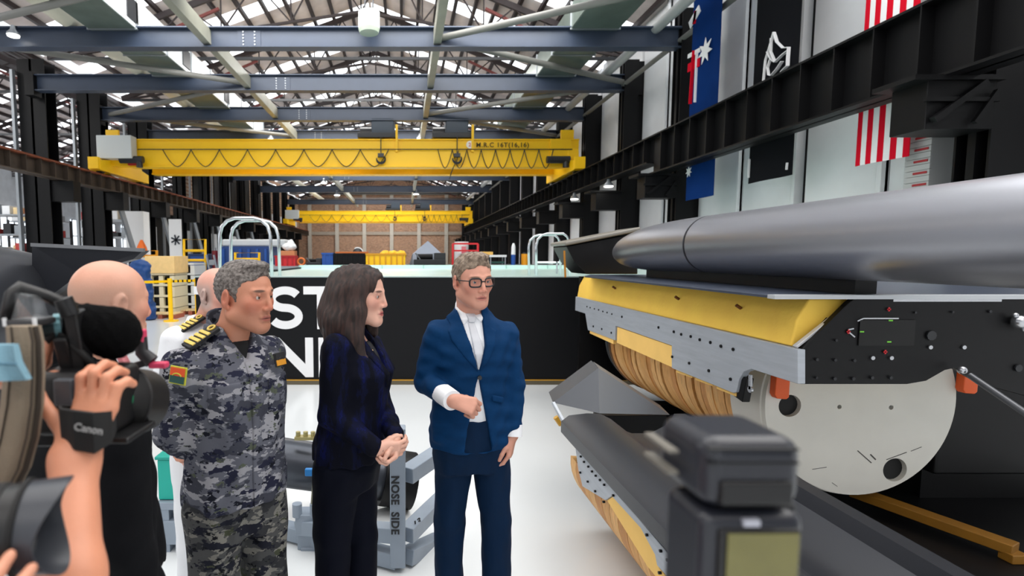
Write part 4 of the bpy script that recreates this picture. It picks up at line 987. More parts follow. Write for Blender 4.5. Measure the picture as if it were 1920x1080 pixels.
def face_skin(name, base, lip, brow, H, s, shave=None, beard=0, red=.35):
    """skin with lips, brows, warmer cheeks and, if wanted, shaved-hair areas: its own colours, measured in the head's frame"""
    m = mat('skin ' + name, base, .48, bump=.06, bscale=220, sss=.06); nt = m.node_tree; L = nt.links; b = nt.nodes['Principled BSDF']
    nd = lambda t, **k: nt.nodes.new(t)
    tc = nd('ShaderNodeTexCoord'); mp = nd('ShaderNodeMapping'); mp.vector_type = 'TEXTURE'
    mp.inputs['Location'].default_value = H.translation; mp.inputs['Rotation'].default_value = H.to_euler(); mp.inputs['Scale'].default_value = (s, s, s)
    L.new(tc.outputs['Object'], mp.inputs[0]); sp = nd('ShaderNodeSeparateXYZ'); L.new(mp.outputs[0], sp.inputs[0])
    ab = nd('ShaderNodeMath'); ab.operation = 'ABSOLUTE'; L.new(sp.outputs[0], ab.inputs[0]); cb = nd('ShaderNodeCombineXYZ'); L.new(ab.outputs[0], cb.inputs[0]); L.new(sp.outputs[1], cb.inputs[1]); L.new(sp.outputs[2], cb.inputs[2])
    def mr(o, a, c, v=1):
        n = nd('ShaderNodeMapRange'); n.interpolation_type = 'SMOOTHSTEP'; n.inputs[1].default_value = a; n.inputs[2].default_value = c; n.inputs[4].default_value = v; L.new(o, n.inputs[0]); return n.outputs[0]
    def mul(a, c):
        n = nd('ShaderNodeMath'); n.operation = 'MULTIPLY'; L.new(a, n.inputs[0])
        if isinstance(c, (int, float)): n.inputs[1].default_value = c
        else: L.new(c, n.inputs[1])
        return n.outputs[0]
    def blob(c, r, soft, v=1):
        a = nd('ShaderNodeVectorMath'); a.operation = 'SUBTRACT'; a.inputs[1].default_value = c; L.new(cb.outputs[0], a.inputs[0])
        e = nd('ShaderNodeVectorMath'); e.operation = 'DIVIDE'; e.inputs[1].default_value = r; L.new(a.outputs[0], e.inputs[0])
        l = nd('ShaderNodeVectorMath'); l.operation = 'LENGTH'; L.new(e.outputs[0], l.inputs[0]); return mr(l.outputs['Value'], 1 + soft, 1 - soft, v)
    n = nd('ShaderNodeTexNoise'); n.inputs['Scale'].default_value = 30; n.inputs['Detail'].default_value = 4; L.new(tc.outputs['Object'], n.inputs[0])
    rr = nd('ShaderNodeValToRGB'); c0 = lin(base); rr.color_ramp.elements[0].color = (*[x * .88 for x in c0], 1); rr.color_ramp.elements[1].color = (*[min(1, x * 1.08) for x in c0], 1); L.new(n.outputs['Fac'], rr.inputs[0]); last = [rr.outputs[0]]
    def lay(f, col):
        x = nd('ShaderNodeMix'); x.data_type = 'RGBA'; L.new(f, x.inputs[0]); L.new(last[0], x.inputs[6]); x.inputs[7].default_value = (*lin(col), 1); last[0] = x.outputs[2]
    warm = (int(base[0] * .93), int(base[1] * .72), int(base[2] * .7)); lay(blob((.045, .07, -.022), (.032, .04, .03), .6, red), warm); lay(blob((0, .115, -.028), (.018, .03, .014), .6, red), warm); lay(blob((.08, -.012, -.004), (.02, .03, .04), .4, red), warm)
    lay(blob((.032, .085, .007), (.021, .03, .014), .35, .4), (int(base[0] * .72), int(base[1] * .6), int(base[2] * .58)))
    if shave:
        hi, front, lo, amt, col = shave
        lay(mul(mul(mul(mr(sp.outputs[1], front + .02, front - .015), mr(sp.outputs[2], hi + .02, hi - .03)), mr(sp.outputs[2], lo - .02, lo + .02)), amt), col)
    if beard: lay(mul(mul(mr(sp.outputs[2], -.03, -.062), mr(sp.outputs[1], -.0, .03)), beard), tuple(int(x * .72) for x in base))
    lay(blob((0, .088, -.0652), (.0245, .03, .0098), .22, .85), lip); lay(blob((0, .09, -.0655), (.024, .03, .0017), .45, .9), tuple(int(x * .4) for x in lip))
    lay(blob((.033, .085, .0272), (.0185, .03, .0046), .35, .85), brow)
    L.new(last[0], b.inputs['Base Color']); return [m]
# ================================================================ PEOPLE
A3 = lambda v: np.array(v, float)
M_shirt = mat('shirt white', (236, 238, 242), .7, bump=.1, bscale=90)
M_shoe = mat('black shoe leather', (16, 16, 18), .3)
def toB(B, px, py, Y): q = B.inverted() @ W(px, py, Y); return (q.x, q.z)
def body_mesh(p, sd, H, s, zneck, hands, skm, extra=None, res=.0027):
    c = H.translation; parts = []
    Fd, G, l = sd.field(res, [c.x - .17, c.y - .17, zneck], [c.x + .17, c.y + .17, c.z + .17]); v, q = nets(Fd, l, res); parts.append((relax(v, q, 1), q))
    Fd, G, l = sd.field(.015, None, [9, 9, zneck + .012]); v, q = nets(Fd, l, .015); parts.append((relax(v, q, 2), q))
    for hs in hands:
        Fd, G, l = hs.field(.0032); v, q = nets(Fd, l, .0032); parts.append((relax(v, q, 1), q))
    return mesh_np('body', parts, skm, p)
def legset(sd, pts, r, k=.03):
    for a, b, c in pts: limb(sd, a, b, c, *r, k)
def shoe(p, ank, fwd, m=None):
    f = V(fwd).normalized(); a = V((ank[0], ank[1], 0)); sd = Sdf()
    sd.rc(a + f * -.05 + V((0, 0, .045)), a + f * .05 + V((0, 0, .045)), .04, .042); sd.rc(a + f * .05 + V((0, 0, .036)), a + f * .17 + V((0, 0, .03)), .043, .03, .03); sd.rc(a + V((0, 0, .05)), a + V((0, 0, .11)), .04, .042)
    sd.cut((0, 0, -1), (0, 0, .004)); clay('shoe', sd, .009, m or M_shoe, p)
def inner(sd, B, st, arms, legs, sh=.02):
    sd.prof(B, [(z, cx, cy, rx - sh, ry - sh) for z, cx, cy, rx, ry in st], .02)
    for a, b, c in arms: limb(sd, a, b, c, .045, .038, .028)
    for a, b, c in legs: limb(sd, a, b, c, .07, .05, .04)
def short_hair(sd, H, s, quiff=.0, tight=0, recede=0):
    P = lambda x, y, z: A3(H @ V((x * s, y * s, z * s))); E = lambda c, r, k=.015, sub=False: sd.el(P(*c), [v * s for v in r], H, k, sub)
    t = .005 - tight
    E((0, -.015, .037), (.075 + t, .094 + t, .087 + t)); E((0, .018, .04), (.068 + t, .072 + t, .072 + t), .02)
    if quiff: E((.0, .05, .108), (.05, .036, .014 + quiff), .02)
    for q in (-1, 1): sd.rc(P(q * .071, .022, .02), P(q * .072, .02, -.014), .007 * s, .005 * s, .01)
    E((0, .118, -.02), (.1, .075, .112 + recede * .02), .008, True)
    for q in (-1, 1): E((q * .085, .0, -.022), (.022, .030, .032), .008, True); E((q * .06, .085, .035), (.03, .045, .03 + recede * .035), .01, True); E((q * .075, .055, -.01), (.03, .03, .06), .006, True)
    f = H.to_3x3()
    sd.cut(f @ V((0, .45, -1)), P(0, -.06, -.062))
def hair_mat(nm, c1, c2, scale=40, stretch=(1, 1, 1)):
    m = mat(nm, c1, .55, bump=.5, bscale=160, stretch=stretch); return ramp2(m, c1, c2, scale, stretch)
def ramp2(m, c1, c2, scale, stretch):
    nt = m.node_tree; L = nt.links; tc = nt.nodes.new('ShaderNodeTexCoord'); mp = nt.nodes.new('ShaderNodeMapping'); mp.inputs['Scale'].default_value = stretch
    n = nt.nodes.new('ShaderNodeTexNoise'); n.inputs['Scale'].default_value = scale; n.inputs['Detail'].default_value = 4
    r = nt.nodes.new('ShaderNodeValToRGB'); r.color_ramp.elements[0].position = .38; r.color_ramp.elements[1].position = .62
    r.color_ramp.elements[0].color = (*lin(c1), 1); r.color_ramp.elements[1].color = (*lin(c2), 1)
    L.new(tc.outputs['Object'], mp.inputs[0]); L.new(mp.outputs[0], n.inputs[0]); L.new(n.outputs['Fac'], r.inputs[0]); L.new(r.outputs[0], nt.nodes['Principled BSDF'].inputs['Base Color']); return m
# ---------------------------------------------------------------- man in the blue suit
D = 2.3
p = thing('person', 'man in a blue suit, white shirt, pale tie and dark glasses standing beside the submarine', 'person', (.294, D, 0))
B = body_frame((.294, D), -80)
H = head_frame(W(885, 527, 2.26), -68, -4, 2); s = .945
st = [(.975, 0, 0, .176, .125), (1.06, 0, 0, .182, .13), (1.16, 0, 0, .168, .125), (1.25, 0, 0, .16, .12), (1.40, 0, .005, .178, .128), (1.455, 0, 0, .186, .115), (1.495, 0, -.004, .168, .098), (1.53, 0, -.008, .118, .078), (1.565, 0, -.012, .08, .068), (1.59, 0, -.012, .066, .062)]
shR, shL = W(820, 626, D - .03), W(948, 626, D + .03)
elR, wrR = W(799, 716, 2.27), W(847, 750, 2.06)
elL, wrL = W(962, 722, 2.32), W(961, 815, 2.27)
hips = [(W(852, 855, D), W(842, 975, D), (W(843, 1150, D).x, D + .02, .1)), (W(920, 855, D + .02), W(929, 975, D), (W(933, 1150, D).x, D, .1))]
arms = [(shR, elR, wrR), (shL, elL, wrL)]
bs = Sdf(); head_sdf(bs, H, s, 0, A3(B @ V((0, -.01, 1.54))), 1.0, 1.05); inner(bs, B, st, arms, hips, .03)
h1 = Sdf(); h1.rc(wrR + (elR - wrR) * .2, wrR, .03, .028); hand_sdf(h1, wrR, (.9, -.12, -.26), (-.05, .75, -.5), 1, [48, 55, 60, 62], .98, (.85, .25, .5), 12)
h2 = Sdf(); h2.rc(wrL + (elL - wrL) * .15, wrL, .028, .027); hand_sdf(h2, wrL + V((0, 0, -.0)), (-.16, -.12, -1), (-.95, .35, 0), -1, [26, 32, 36, 40], .98, (.9, .4, .3), 10)
skm = face_skin('fair', (216, 156, 134), (176, 100, 90), (112, 84, 64), H, s, beard=.25)
body_mesh(p, bs, H, s, 1.545, [h1, h2], skm)
eyes(H, s, p, ('grey', (70, 84, 96)), 8)
hs = Sdf(); short_hair(hs, H, s, .012); clay('hair', hs, .0035, hair_mat('hair brown grey', (96, 80, 66), (150, 132, 114), 55), p, (.0022, .02, 3), 1)
# glasses
gm = mat('glasses frame', (22, 20, 24), .3); P = lambda x, y, z: H @ V((x * s, y * s, z * s))
gl = MB().build('glasses', gm, p)
for q in (-1, 1):
    pts = []
    for k in range(25):
        a = 2 * math.pi * k / 24; ca, sa = math.cos(a), math.sin(a); pw = lambda v: math.copysign(abs(v) ** .6, v)
        pts.append(P(q * .034 + .0265 * pw(ca), .099 - .012 * abs(q * .034 + .0265 * pw(ca)) / .06, .004 + .0185 * pw(sa)))
    MB().tube(pts, .0034, 8, cap=False).build('rim', gm, gl, smooth=2)
    MB().tube([P(q * .06, .088, .012), P(q * .079, .06, .012), P(q * .083, -.005, .01)], .0024, 6).build('temple', gm, gl, smooth=2)
MB().tube([P(-.009, .1, .008), P(0, .104, .01), P(.009, .1, .008)], .0025, 8).build('bridge', gm, gl, smooth=2)
M_suit = mat('suit blue', (0, 47, 88), .8, var=.06, scale=30, bump=.25, bscale=30, spec=.15)
M_suit2 = mat('suit trouser blue', (3, 30, 58), .8, var=.06, scale=30, spec=.15, bump=.25, bscale=25, stretch=(1, 1, .4))
def sleeve(sd, arm, r, k=.012, ext=.015):
    a, b, c = arm; limb(sd, a, b, c - (c - b).normalized() * ext, *r, k)
jk = Sdf(); jk.prof(B, st, .02); sleeve(jk, arms[0], (.058, .051, .045), .022, .085); sleeve(jk, arms[1], (.058, .05, .045), .022, .055)
ir = B.inverted()
tb = lambda l, Y=D - .125: [toB(B, x, y, Y) for x, y in l]
Mi = np.array(B.inverted())
Vp = tb([(858, 540), (918, 540), (914, 600), (912, 650), (898, 698), (881, 640), (871, 600)]); Lp = tb([(899, 706), (926, 850), (870, 850), (877, 800)])
def open_front(Fd, G):
    q = G @ Mi[:3, :3].T + Mi[:3, 3]; fr = q[..., 1]
    for pl in (Vp, Lp): d = np.maximum(poly2(q[..., 0], q[..., 2], pl), .0 - fr); Fd = np.maximum(Fd, -d)
    return Fd
clay('jacket', jk, .0055, M_suit, p, (.0042, .08, 5, .7), 2, mod=open_front)
lap = [[(860, 552), (881, 640), (898, 700), (868, 668), (848, 640), (843, 622), (851, 614), (846, 590)], [(916, 556), (912, 650), (899, 700), (922, 668), (934, 640), (938, 624), (929, 616), (933, 594)]]
for l in lap: patch('lapel', jk, .006, B, tb(l), M_suit, p, rip=(.0042, .08, 5, .7))
patch('pocket_flap', jk, .006, B, tb([(925, 742), (952, 750), (951, 762), (925, 754)]), M_suit, p)
bt = B @ V((*toB(B, 900, 708, D - .125)[:1], .123, toB(B, 900, 708, D - .125)[1])); MB().cyl(bt + V((0, .01, 0)), bt - V((.001, .012, 0)), .009, n=12).build('button', M_dk, p)
sh = Sdf(); sh.prof(B, [(z, cx, cy, rx - .018, ry - .016) for z, cx, cy, rx, ry in [(1.085, 0, 0, .165, .122)] + st[2:-2]], .02); nb = B @ V((0, -.012, 1.5)); nt_ = B @ V((0, -.02, 1.615)); sh.rc(nb, nt_, .075, .064, .03)
sh.cut(B.to_3x3() @ V((0, .62, 1)), B @ V((0, -.02, 1.592)))
clay('shirt', sh, .005, M_shirt, p, None, 2)
for l in ([(859, 556), (889, 594), (873, 613), (864, 592)], [(914, 560), (893, 592), (908, 608), (916, 592)]): patch('shirt_collar', sh, .007, B, tb(l, D - .1), M_shirt, p, .004)
M_tie = mat('pale silver tie', (208, 210, 216), .4, bump=.05)
patch('tie', sh, .007, B, tb([(883, 606), (896, 606), (908, 655), (898, 700), (888, 660)], D - .115), M_tie, p, .004)
patch('tie_knot', sh, .013, B, tb([(880, 590), (900, 590), (896, 607), (884, 607)], D - .11), M_tie, p, .004)
for w_, e_, ex_ in ((wrR, elR, .09), (wrL, elL, .045)):
    d = (w_ - e_).normalized(); MB().tube([w_ - d * ex_, w_ - d * .03, w_ + d * .006, w_ + d * .0065], [.043, .042, .041, .03], 24).build('shirt_cuff', M_shirt, p, smooth=True)
tr = Sdf(); tr.prof(B, [(.87, 0, 0, .148, .098), (.93, 0, 0, .164, .112), (.98, 0, 0, .168, .12), (1.11, 0, 0, .158, .116)], .04)
legset(tr, hips, (.085, .068, .06), .02); tr.cut((0, 0, -1), (0, 0, .05)); clay('trousers', tr, .008, M_suit2, p, (.003, .1, 8, .3), 2)
for a, b, c in hips: shoe(p, c, B.to_3x3() @ V((0, 1, 0)))
# ---------------------------------------------------------------- woman
D = 2.15
p = thing('person', 'woman with long brown hair in a dark navy jacket and trousers, hands clasped', 'person', (-.215, D, 0))
B = body_frame((-.215, D), -22); H = head_frame(W(677, 556, 2.13), -16, -2); s = .97
st = [(.99, 0, 0, .18, .14), (1.05, 0, 0, .178, .14), (1.15, 0, .01, .158, .125), (1.235, 0, .02, .152, .125), (1.34, 0, .035, .165, .135), (1.41, 0, .015, .168, .115), (1.46, 0, 0, .15, .09), (1.495, 0, -.01, .1, .07), (1.525, 0, -.012, .06, .055)]
shR, shL = W(632, 655, 2.0), W(692, 650, 2.3); elR, wrR = W(622, 778, 1.99), W(707, 843, 1.96); elL, wrL = W(716, 765, 2.27), W(741, 818, 2.02)
hips = [(W(632, 880, 2.08), W(624, 1000, 2.08), (W(622, 1200, 2.08).x, 2.1, .09)), (W(664, 880, 2.22), W(675, 1000, 2.2), (W(680, 1200, 2.2).x, 2.2, .09))]
arms = [(shR, elR, wrR), (shL, elL, wrL)]
bs = Sdf(); head_sdf(bs, H, s, 1, A3(B @ V((0, -.005, 1.47))), .92, .95); inner(bs, B, st, arms, hips, .028)
h1 = Sdf(); h1.rc(wrR + (elR - wrR) * .15, wrR, .026, .024); hand_sdf(h1, wrR, (.55, .12, -.05), (.3, .8, .1), 1, [(35, 30, 20)] * 4, .88, (.8, .3, .4))
h2 = Sdf(); h2.rc(wrL + (elL - wrL) * .15, wrL, .026, .024); hand_sdf(h2, wrL, (-.05, -.35, -.7), (-.75, -.2, .1), -1, [(50, 50, 30)] * 4, .88, (.8, .3, .5))
skm = face_skin('pale', (220, 170, 150), (176, 76, 80), (74, 50, 42), H, s)
body_mesh(p, bs, H, s, 1.49, [h1, h2], skm); eyes(H, s, p, ('brown', (74, 60, 50)), 0)
P = lambda x, y, z: A3(H @ V((x * s, y * s, z * s)))
hs = Sdf(); E_ = lambda c, r, k=.02, sub=False: hs.el(P(*c), [v * s for v in r], H, k, sub)
E_((0, -.018, .036), (.087, .103, .096)); E_((0, .02, .05), (.079, .08, .076), .02)
hs.chain([P(0, -.075, .03), P(.0, -.09, -.08), P(0, -.085, -.235)], [.075, .082, .058], .05)
hs.chain([P(.072, .0, .03), P(.083, .012, -.06), P(.095, .0, -.14), P(.098, .06, -.275)], [.03, .035, .04, .018], .04)
hs.chain([P(.06, -.06, .0), P(.088, -.06, -.1), P(.1, -.08, -.24)], [.05, .05, .03], .04)
hs.chain([P(-.07, .0, .03), P(-.08, .01, -.06), P(-.08, .03, -.16)], [.03, .034, .02], .04)
E_((0, .118, -.035), (.079, .085, .125), .012, True); E_((0, .1, .03), (.055, .03, .055), .012, True); E_((.0, .03, .135), (.004, .08, .01), .006, True)
M_hairw = hair_mat('hair dark brown', (30, 19, 17), (66, 44, 38), 10, (9, 9, 1))
clay('hair', hs, .0042, M_hairw, p, (.003, .03, 11, .15), 1)
M_jw = ramp_mat('navy patterned weave', (9, 6, .7), [(0, (5, 7, 20)), (.48, (8, 13, 40)), (.56, (10, 17, 66)), (.62, (6, 9, 26)), (.69, (16, 24, 104))], .8, (2, 2, .55))
M_jw.node_tree.nodes['Principled BSDF'].inputs['Specular IOR Level'].default_value = .12
jk = Sdf(); jk.prof(B, st, .02); sleeve(jk, arms[0], (.062, .05, .036), .03); sleeve(jk, arms[1], (.06, .048, .036), .03)
Mi2 = np.array(B.inverted()); Vw = [(-.03, 1.56), (.05, 1.56), (.035, 1.44), (.0, 1.33), (-.035, 1.44)]
def openw(Fd, G):
    q = G @ Mi2[:3, :3].T + Mi2[:3, 3]; return np.maximum(Fd, -np.maximum(poly2(q[..., 0], q[..., 2], Vw), -q[..., 1]))
clay('jacket', jk, .0055, M_jw, p, (.003, .08, 15, .5), 2, mod=openw)
patch('lapel', jk, .007, B, [(.03, 1.5), (.055, 1.46), (.085, 1.42), (.06, 1.38), (.005, 1.28), (.0, 1.33), (.035, 1.44)], M_jw, p)
patch('pocket_flap', jk, .006, B, [(.06, 1.09), (.14, 1.09), (.14, 1.05), (.06, 1.05)], M_jw, p)
tp = Sdf(); tp.prof(B, [(z, cx, cy, rx - .02, ry - .018) for z, cx, cy, rx, ry in st[2:7]], .02); clay('blouse', tp, .009, mat('black blouse', (14, 14, 20), .7), p)
nk = []
for k in range(13):
    a = math.pi * k / 12; nk.append(B @ V((.062 * math.cos(a), .01 + .085 * math.sin(a) , 1.5 - .075 * math.sin(a))))
MB().tube(nk, .002, 6).ball(nk[6], .006, 10, 6).build('necklace', mat('gold', (214, 180, 130), .25, .9), p, smooth=True)
tr = Sdf(); tr.prof(B, [(.86, 0, 0, .13, .09), (.95, 0, 0, .158, .112), (1.05, 0, 0, .14, .1)], .04); legset(tr, hips, (.1, .075, .062), .03); tr.cut((0, 0, -1), (0, 0, .06))
clay('trousers', tr, .008, mat('navy black trousers', (5, 8, 22), .8, spec=.12, bump=.2, bscale=25, stretch=(1, 1, .4)), p, (.003, .1, 18, .3), 2)
for a, b, c in hips: shoe(p, c, B.to_3x3() @ V((0, 1, 0)))
# ---------------------------------------------------------------- officer in grey camouflage
D = 1.9
def camo(nm, tint):
    m = mat(nm, (88, 90, 100), .85, bump=.2, bscale=40, spec=.15)
    nt = m.node_tree; L = nt.links; bsdf = nt.nodes['Principled BSDF']; tc = nt.nodes.new('ShaderNodeTexCoord'); last = None
    for i, (sc_, thr, col, stz) in enumerate([(9, .0, (92, 94, 104), 1.6), (11, .53, (148, 148, 154), 2.0), (12, .55, (60, 62, 72), 1.8), (15, .57, (36, 38, 56), 1.8), (17, .63, (80, 86, 74), 1.8), (20, .62, (22, 24, 34), 1.7)]):
        rgb = nt.nodes.new('ShaderNodeRGB'); rgb.outputs[0].default_value = (*lin(tuple(x * y for x, y in zip(col, tint))), 1)
        if last is None: last = rgb.outputs[0]; continue
        mp = nt.nodes.new('ShaderNodeMapping'); mp.inputs['Location'].default_value = (i * 7.3, i * 3.1, i * 5.7); mp.inputs['Scale'].default_value = (1, 1, stz); L.new(tc.outputs['Object'], mp.inputs[0])
        n = nt.nodes.new('ShaderNodeTexNoise'); n.inputs['Scale'].default_value = sc_; n.inputs['Detail'].default_value = 3.5; n.inputs['Roughness'].default_value = .62; L.new(mp.outputs[0], n.inputs[0])
        g = nt.nodes.new('ShaderNodeMath'); g.operation = 'GREATER_THAN'; g.inputs[1].default_value = thr; L.new(n.outputs['Fac'], g.inputs[0])
        mx = nt.nodes.new('ShaderNodeMix'); mx.data_type = 'RGBA'; L.new(g.outputs[0], mx.inputs[0]); L.new(last, mx.inputs[6]); L.new(rgb.outputs[0], mx.inputs[7]); last = mx.outputs[2]
    L.new(last, bsdf.inputs['Base Color'])
    return m
M_camo = camo('camouflage', (1, 1, 1)); M_camo2 = camo('camouflage trousers', (.82, .81, .74))
p = thing('person', 'naval officer with short grey hair in grey camouflage uniform, arms behind his back', 'person', (-.615, D, 0))
B = body_frame((-.615, D), -42); H = head_frame(W(459, 557, 1.86), -24, -2); s = 1.03
st = [(.925, 0, 0, .188, .135), (1.0, 0, 0, .188, .136), (1.15, 0, .01, .174, .134), (1.3, 0, .015, .178, .132), (1.385, 0, .01, .184, .126), (1.44, 0, 0, .178, .106), (1.485, 0, -.01, .135, .09), (1.525, 0, -.015, .092, .08), (1.56, 0, -.02, .08, .075)]
shR = B @ V((.172, -.02, 1.43)); shL = B @ V((-.158, -.02, 1.43)); elR = W(328, 812, 1.78); wrR = B @ V((.05, -.2, 1.06)); elL = B @ V((-.2, -.15, 1.2)); wrL = B @ V((-.06, -.22, 1.08))
hips = [(B @ V((.095, 0, .9)), B @ V((.105, .0, .5)), B @ V((.11, -.02, .1))), (B @ V((-.095, 0, .9)), B @ V((-.105, .02, .5)), B @ V((-.11, 0, .1)))]
arms = [(shR, elR, wrR), (shL, elL, wrL)]
bs = Sdf(); head_sdf(bs, H, s, 0, A3(B @ V((0, -.01, 1.5))), 1.05, 1.1); inner(bs, B, st, arms, hips, .03)
h1 = Sdf(); h1.rc(wrR, wrR + (elR - wrR) * .1, .028); hand_sdf(h1, wrR, (-.5, .5, -.5), B.to_3x3() @ V((0, -1, 0)), 1, [30] * 4)
h2 = Sdf(); h2.rc(wrL, wrL + (elL - wrL) * .1, .028); hand_sdf(h2, wrL, (-.5, .2, -.6), B.to_3x3() @ V((0, -1, 0)), -1, [30] * 4)
skm = face_skin('tanned', (202, 138, 110), (160, 88, 78), (70, 56, 48), H, s, beard=.45, red=.5)
body_mesh(p, bs, H, s, 1.51, [h1, h2], skm); eyes(H, s, p, ('hazel', (70, 66, 54)), -4)
hs = Sdf(); short_hair(hs, H, s, .004, .001); clay('hair', hs, .0035, hair_mat('hair grey', (66, 58, 54), (126, 119, 114), 90), p, (.0014, .014, 21), 1)
jk = Sdf(); jk.prof(B, st, .02); sleeve(jk, arms[0], (.07, .064, .05), .03); sleeve(jk, arms[1], (.066, .06, .05), .03)
Mi3 = np.array(B.inverted()); Vc = [(-.075, 1.62), (.075, 1.62), (.05, 1.53), (.0, 1.44), (-.05, 1.53)]
def openc(Fd, G):
    q = G @ Mi3[:3, :3].T + Mi3[:3, 3]; return np.maximum(Fd, -np.maximum(poly2(q[..., 0], q[..., 2], Vc), -q[..., 1]))
clay('uniform_shirt', jk, .006, M_camo, p, (.005, .09, 25, .5), 2, mod=openc)
nb = B @ V((0, -.012, 1.49)); nt_ = B @ V((0, -.03, 1.585))
cl = Sdf(); cl.rc(nb, nt_, .088, .074, .02); cl.cut(B.to_3x3() @ V((0, .5, 1)), B @ V((0, -.02, 1.575))); cl.rc(nb + V((0, 0, -.02)), nt_ + V((0, 0, .06)), .078, .062, .003, True)
def openk(Fd, G):
    q = G @ Mi3[:3, :3].T + Mi3[:3, 3]; return np.maximum(Fd, -np.maximum(np.abs(q[..., 0]) - .045 - (q[..., 2] - 1.5) * .5, -q[..., 1]))
clay('collar', cl, .004, M_camo, p, None, 1, mod=openk)
ts = Sdf(); ts.prof(B, [(z, cx, cy, rx - .022, ry - .02) for z, cx, cy, rx, ry in st[3:7]], .02); ts.rc(nb, B @ V((0, -.015, 1.53)), .07, .064, .03); clay('undershirt', ts, .008, mat('black undershirt', (16, 16, 18), .85), p)
patch('button_placket', jk, .006, B, [(-.022, 1.44), (.018, 1.44), (.018, .93), (-.022, .93)], M_camo, p, rip=(.005, .09, 25, .5))
patch('chest_pocket', jk, .007, B, [(-.16, 1.38), (-.05, 1.38), (-.05, 1.25), (-.16, 1.25)], M_camo, p, rip=(.005, .09, 25, .5))
patch('chest_pocket', jk, .007, B, [(.05, 1.38), (.15, 1.38), (.15, 1.25), (.05, 1.25)], M_camo, p, rip=(.005, .09, 25, .5))
M_gold = mat('gold braid', (226, 196, 96), .45, .2); M_bk2 = mat('badge black', (22, 22, 26), .7)
def epaulette(c, along, across, up, par, n=4, w_=.062, L_=.12):
    a = V(along).normalized(); u = V(up).normalized(); x = a.cross(u).normalized(); u = x.cross(a); M = Matrix((a, x, u)).transposed()
    e = MB().cbox(V(c), (L_, w_, .012), M).build('epaulette', M_bk2, par, bevel=.003)
    for i in range(n): MB().cbox(V(c) + a * (-.042 + .02 * i) + u * .0075, (.0125, w_ * .98, .004), M).build('gold_stripe', M_gold, e)
    k = V(c) + a * (-.042 + .02 * n + .008) + u * .008
    MB().tube([k + (a * math.cos(t) + x * math.sin(t)) * .0125 for t in np.linspace(0, 2 * math.pi, 15)], .0042, 6, cap=False).build('gold_loop', M_gold, e)
epaulette(W(377, 632, 1.80), W(410, 608, 1.84) - W(350, 648, 1.76), 0, (-.3, -.5, 1), p)
# sleeve patch
def badge(c, n_, up, w_, h_, mats, nm, par):
    n_ = V(n_).normalized(); u = V(up); u = (u - n_ * u.dot(n_)).normalized(); x = u.cross(n_); M = Matrix((x, u, n_)).transposed(); c = V(c)
    e = MB().cbox(c, (w_, h_, .006), M).build(nm, mats[0], par, bevel=.002)
    MB().cbox(c + n_ * .002 + u * h_ * .2, (w_ * .86, h_ * .44, .007), M).build('patch_field', mats[1], e); MB().cbox(c + n_ * .002 - u * h_ * .22, (w_ * .86, h_ * .4, .007), M).build('patch_field', mats[2], e)
    MB().tube([c + n_ * .006 + (x * math.cos(t) * .9 + u * (math.sin(t) * .6 - .25)) * h_ * .35 for t in np.linspace(.3, 2.8, 9)], .0022, 6).build('patch_emblem', mats[0], e); return e
badge(W(334, 704, 1.692), (-.35, -1, .12), (.12, .1, 1), .066, .058, [mat('patch yellow edge', (190, 190, 60), .7), mat('patch orange', (226, 84, 34), .7), mat('patch teal', (34, 78, 72), .7)], 'sleeve_patch', p)
c = B @ V((-.105, .136, 1.435)); badge(c, B.to_3x3() @ V((-.25, 1, .25)), (0, 0, 1), .055, .05, [M_bk2, M_bk2, mat('badge gold', (206, 140, 36), .5)], 'chest_badge', p)
tr = Sdf(); tr.prof(B, [(.8, 0, 0, .16, .11), (.9, 0, 0, .176, .118), (1.0, 0, 0, .165, .115)], .04); legset(tr, hips, (.1, .084, .078), .025); tr.cut((0, 0, -1), (0, 0, .08))
clay('trousers', tr, .008, M_camo2, p, (.006, .1, 28, .4), 2)
for a, b, c in hips: shoe(p, c, B.to_3x3() @ V((0, 1, 0)))
# ---------------------------------------------------------------- officer in white
D = 2.45
p = thing('person', 'nearly bald naval officer in a white uniform standing behind the camouflaged officer', 'person', (-.91, D, 0))
B = body_frame((-.91, D), -30); H = head_frame(W(410, 553, 2.38), -24, -2); s = 1.0
st = [(.9, 0, 0, .175, .13), (1.0, 0, 0, .175, .13), (1.15, 0, 0, .168, .128), (1.36, 0, .01, .178, .13), (1.445, 0, 0, .178, .11), (1.48, 0, -.01, .13, .09), (1.505, 0, -.015, .08, .075), (1.53, 0, -.02, .066, .066)]
shR = B @ V((.168, 0, 1.435)); shL = B @ V((-.168, 0, 1.435)); elR = B @ V((.235, -.02, 1.14)); wrR = B @ V((.2, .1, .93)); elL = B @ V((-.23, 0, 1.14)); wrL = B @ V((-.2, .1, .93))
hips = [(B @ V((.09, 0, .88)), B @ V((.1, 0, .48)), B @ V((.1, -.02, .1))), (B @ V((-.09, 0, .88)), B @ V((-.1, 0, .48)), B @ V((-.1, 0, .1)))]; arms = [(shR, elR, wrR), (shL, elL, wrL)]
bs = Sdf(); head_sdf(bs, H, s, 0, A3(B @ V((0, -.01, 1.47)))); inner(bs, B, st, arms, hips, .025)
hh = []
for w_, e_, sd_ in ((wrR, elR, 1), (wrL, elL, -1)): h = Sdf(); h.rc(w_, w_ + (e_ - w_) * .2, .028, .032); hand_sdf(h, w_, (w_ - e_), B.to_3x3() @ V((-sd_, 0, 0)), sd_, [30] * 4); hh.append(h)
skm = face_skin('pink', (220, 162, 144), (180, 110, 100), (150, 128, 112), H, s, shave=(.05, .02, -.06, .8, (182, 164, 156)))
body_mesh(p, bs, H, s, 1.48, hh, skm); eyes(H, s, p, ('blue', (80, 98, 120)))
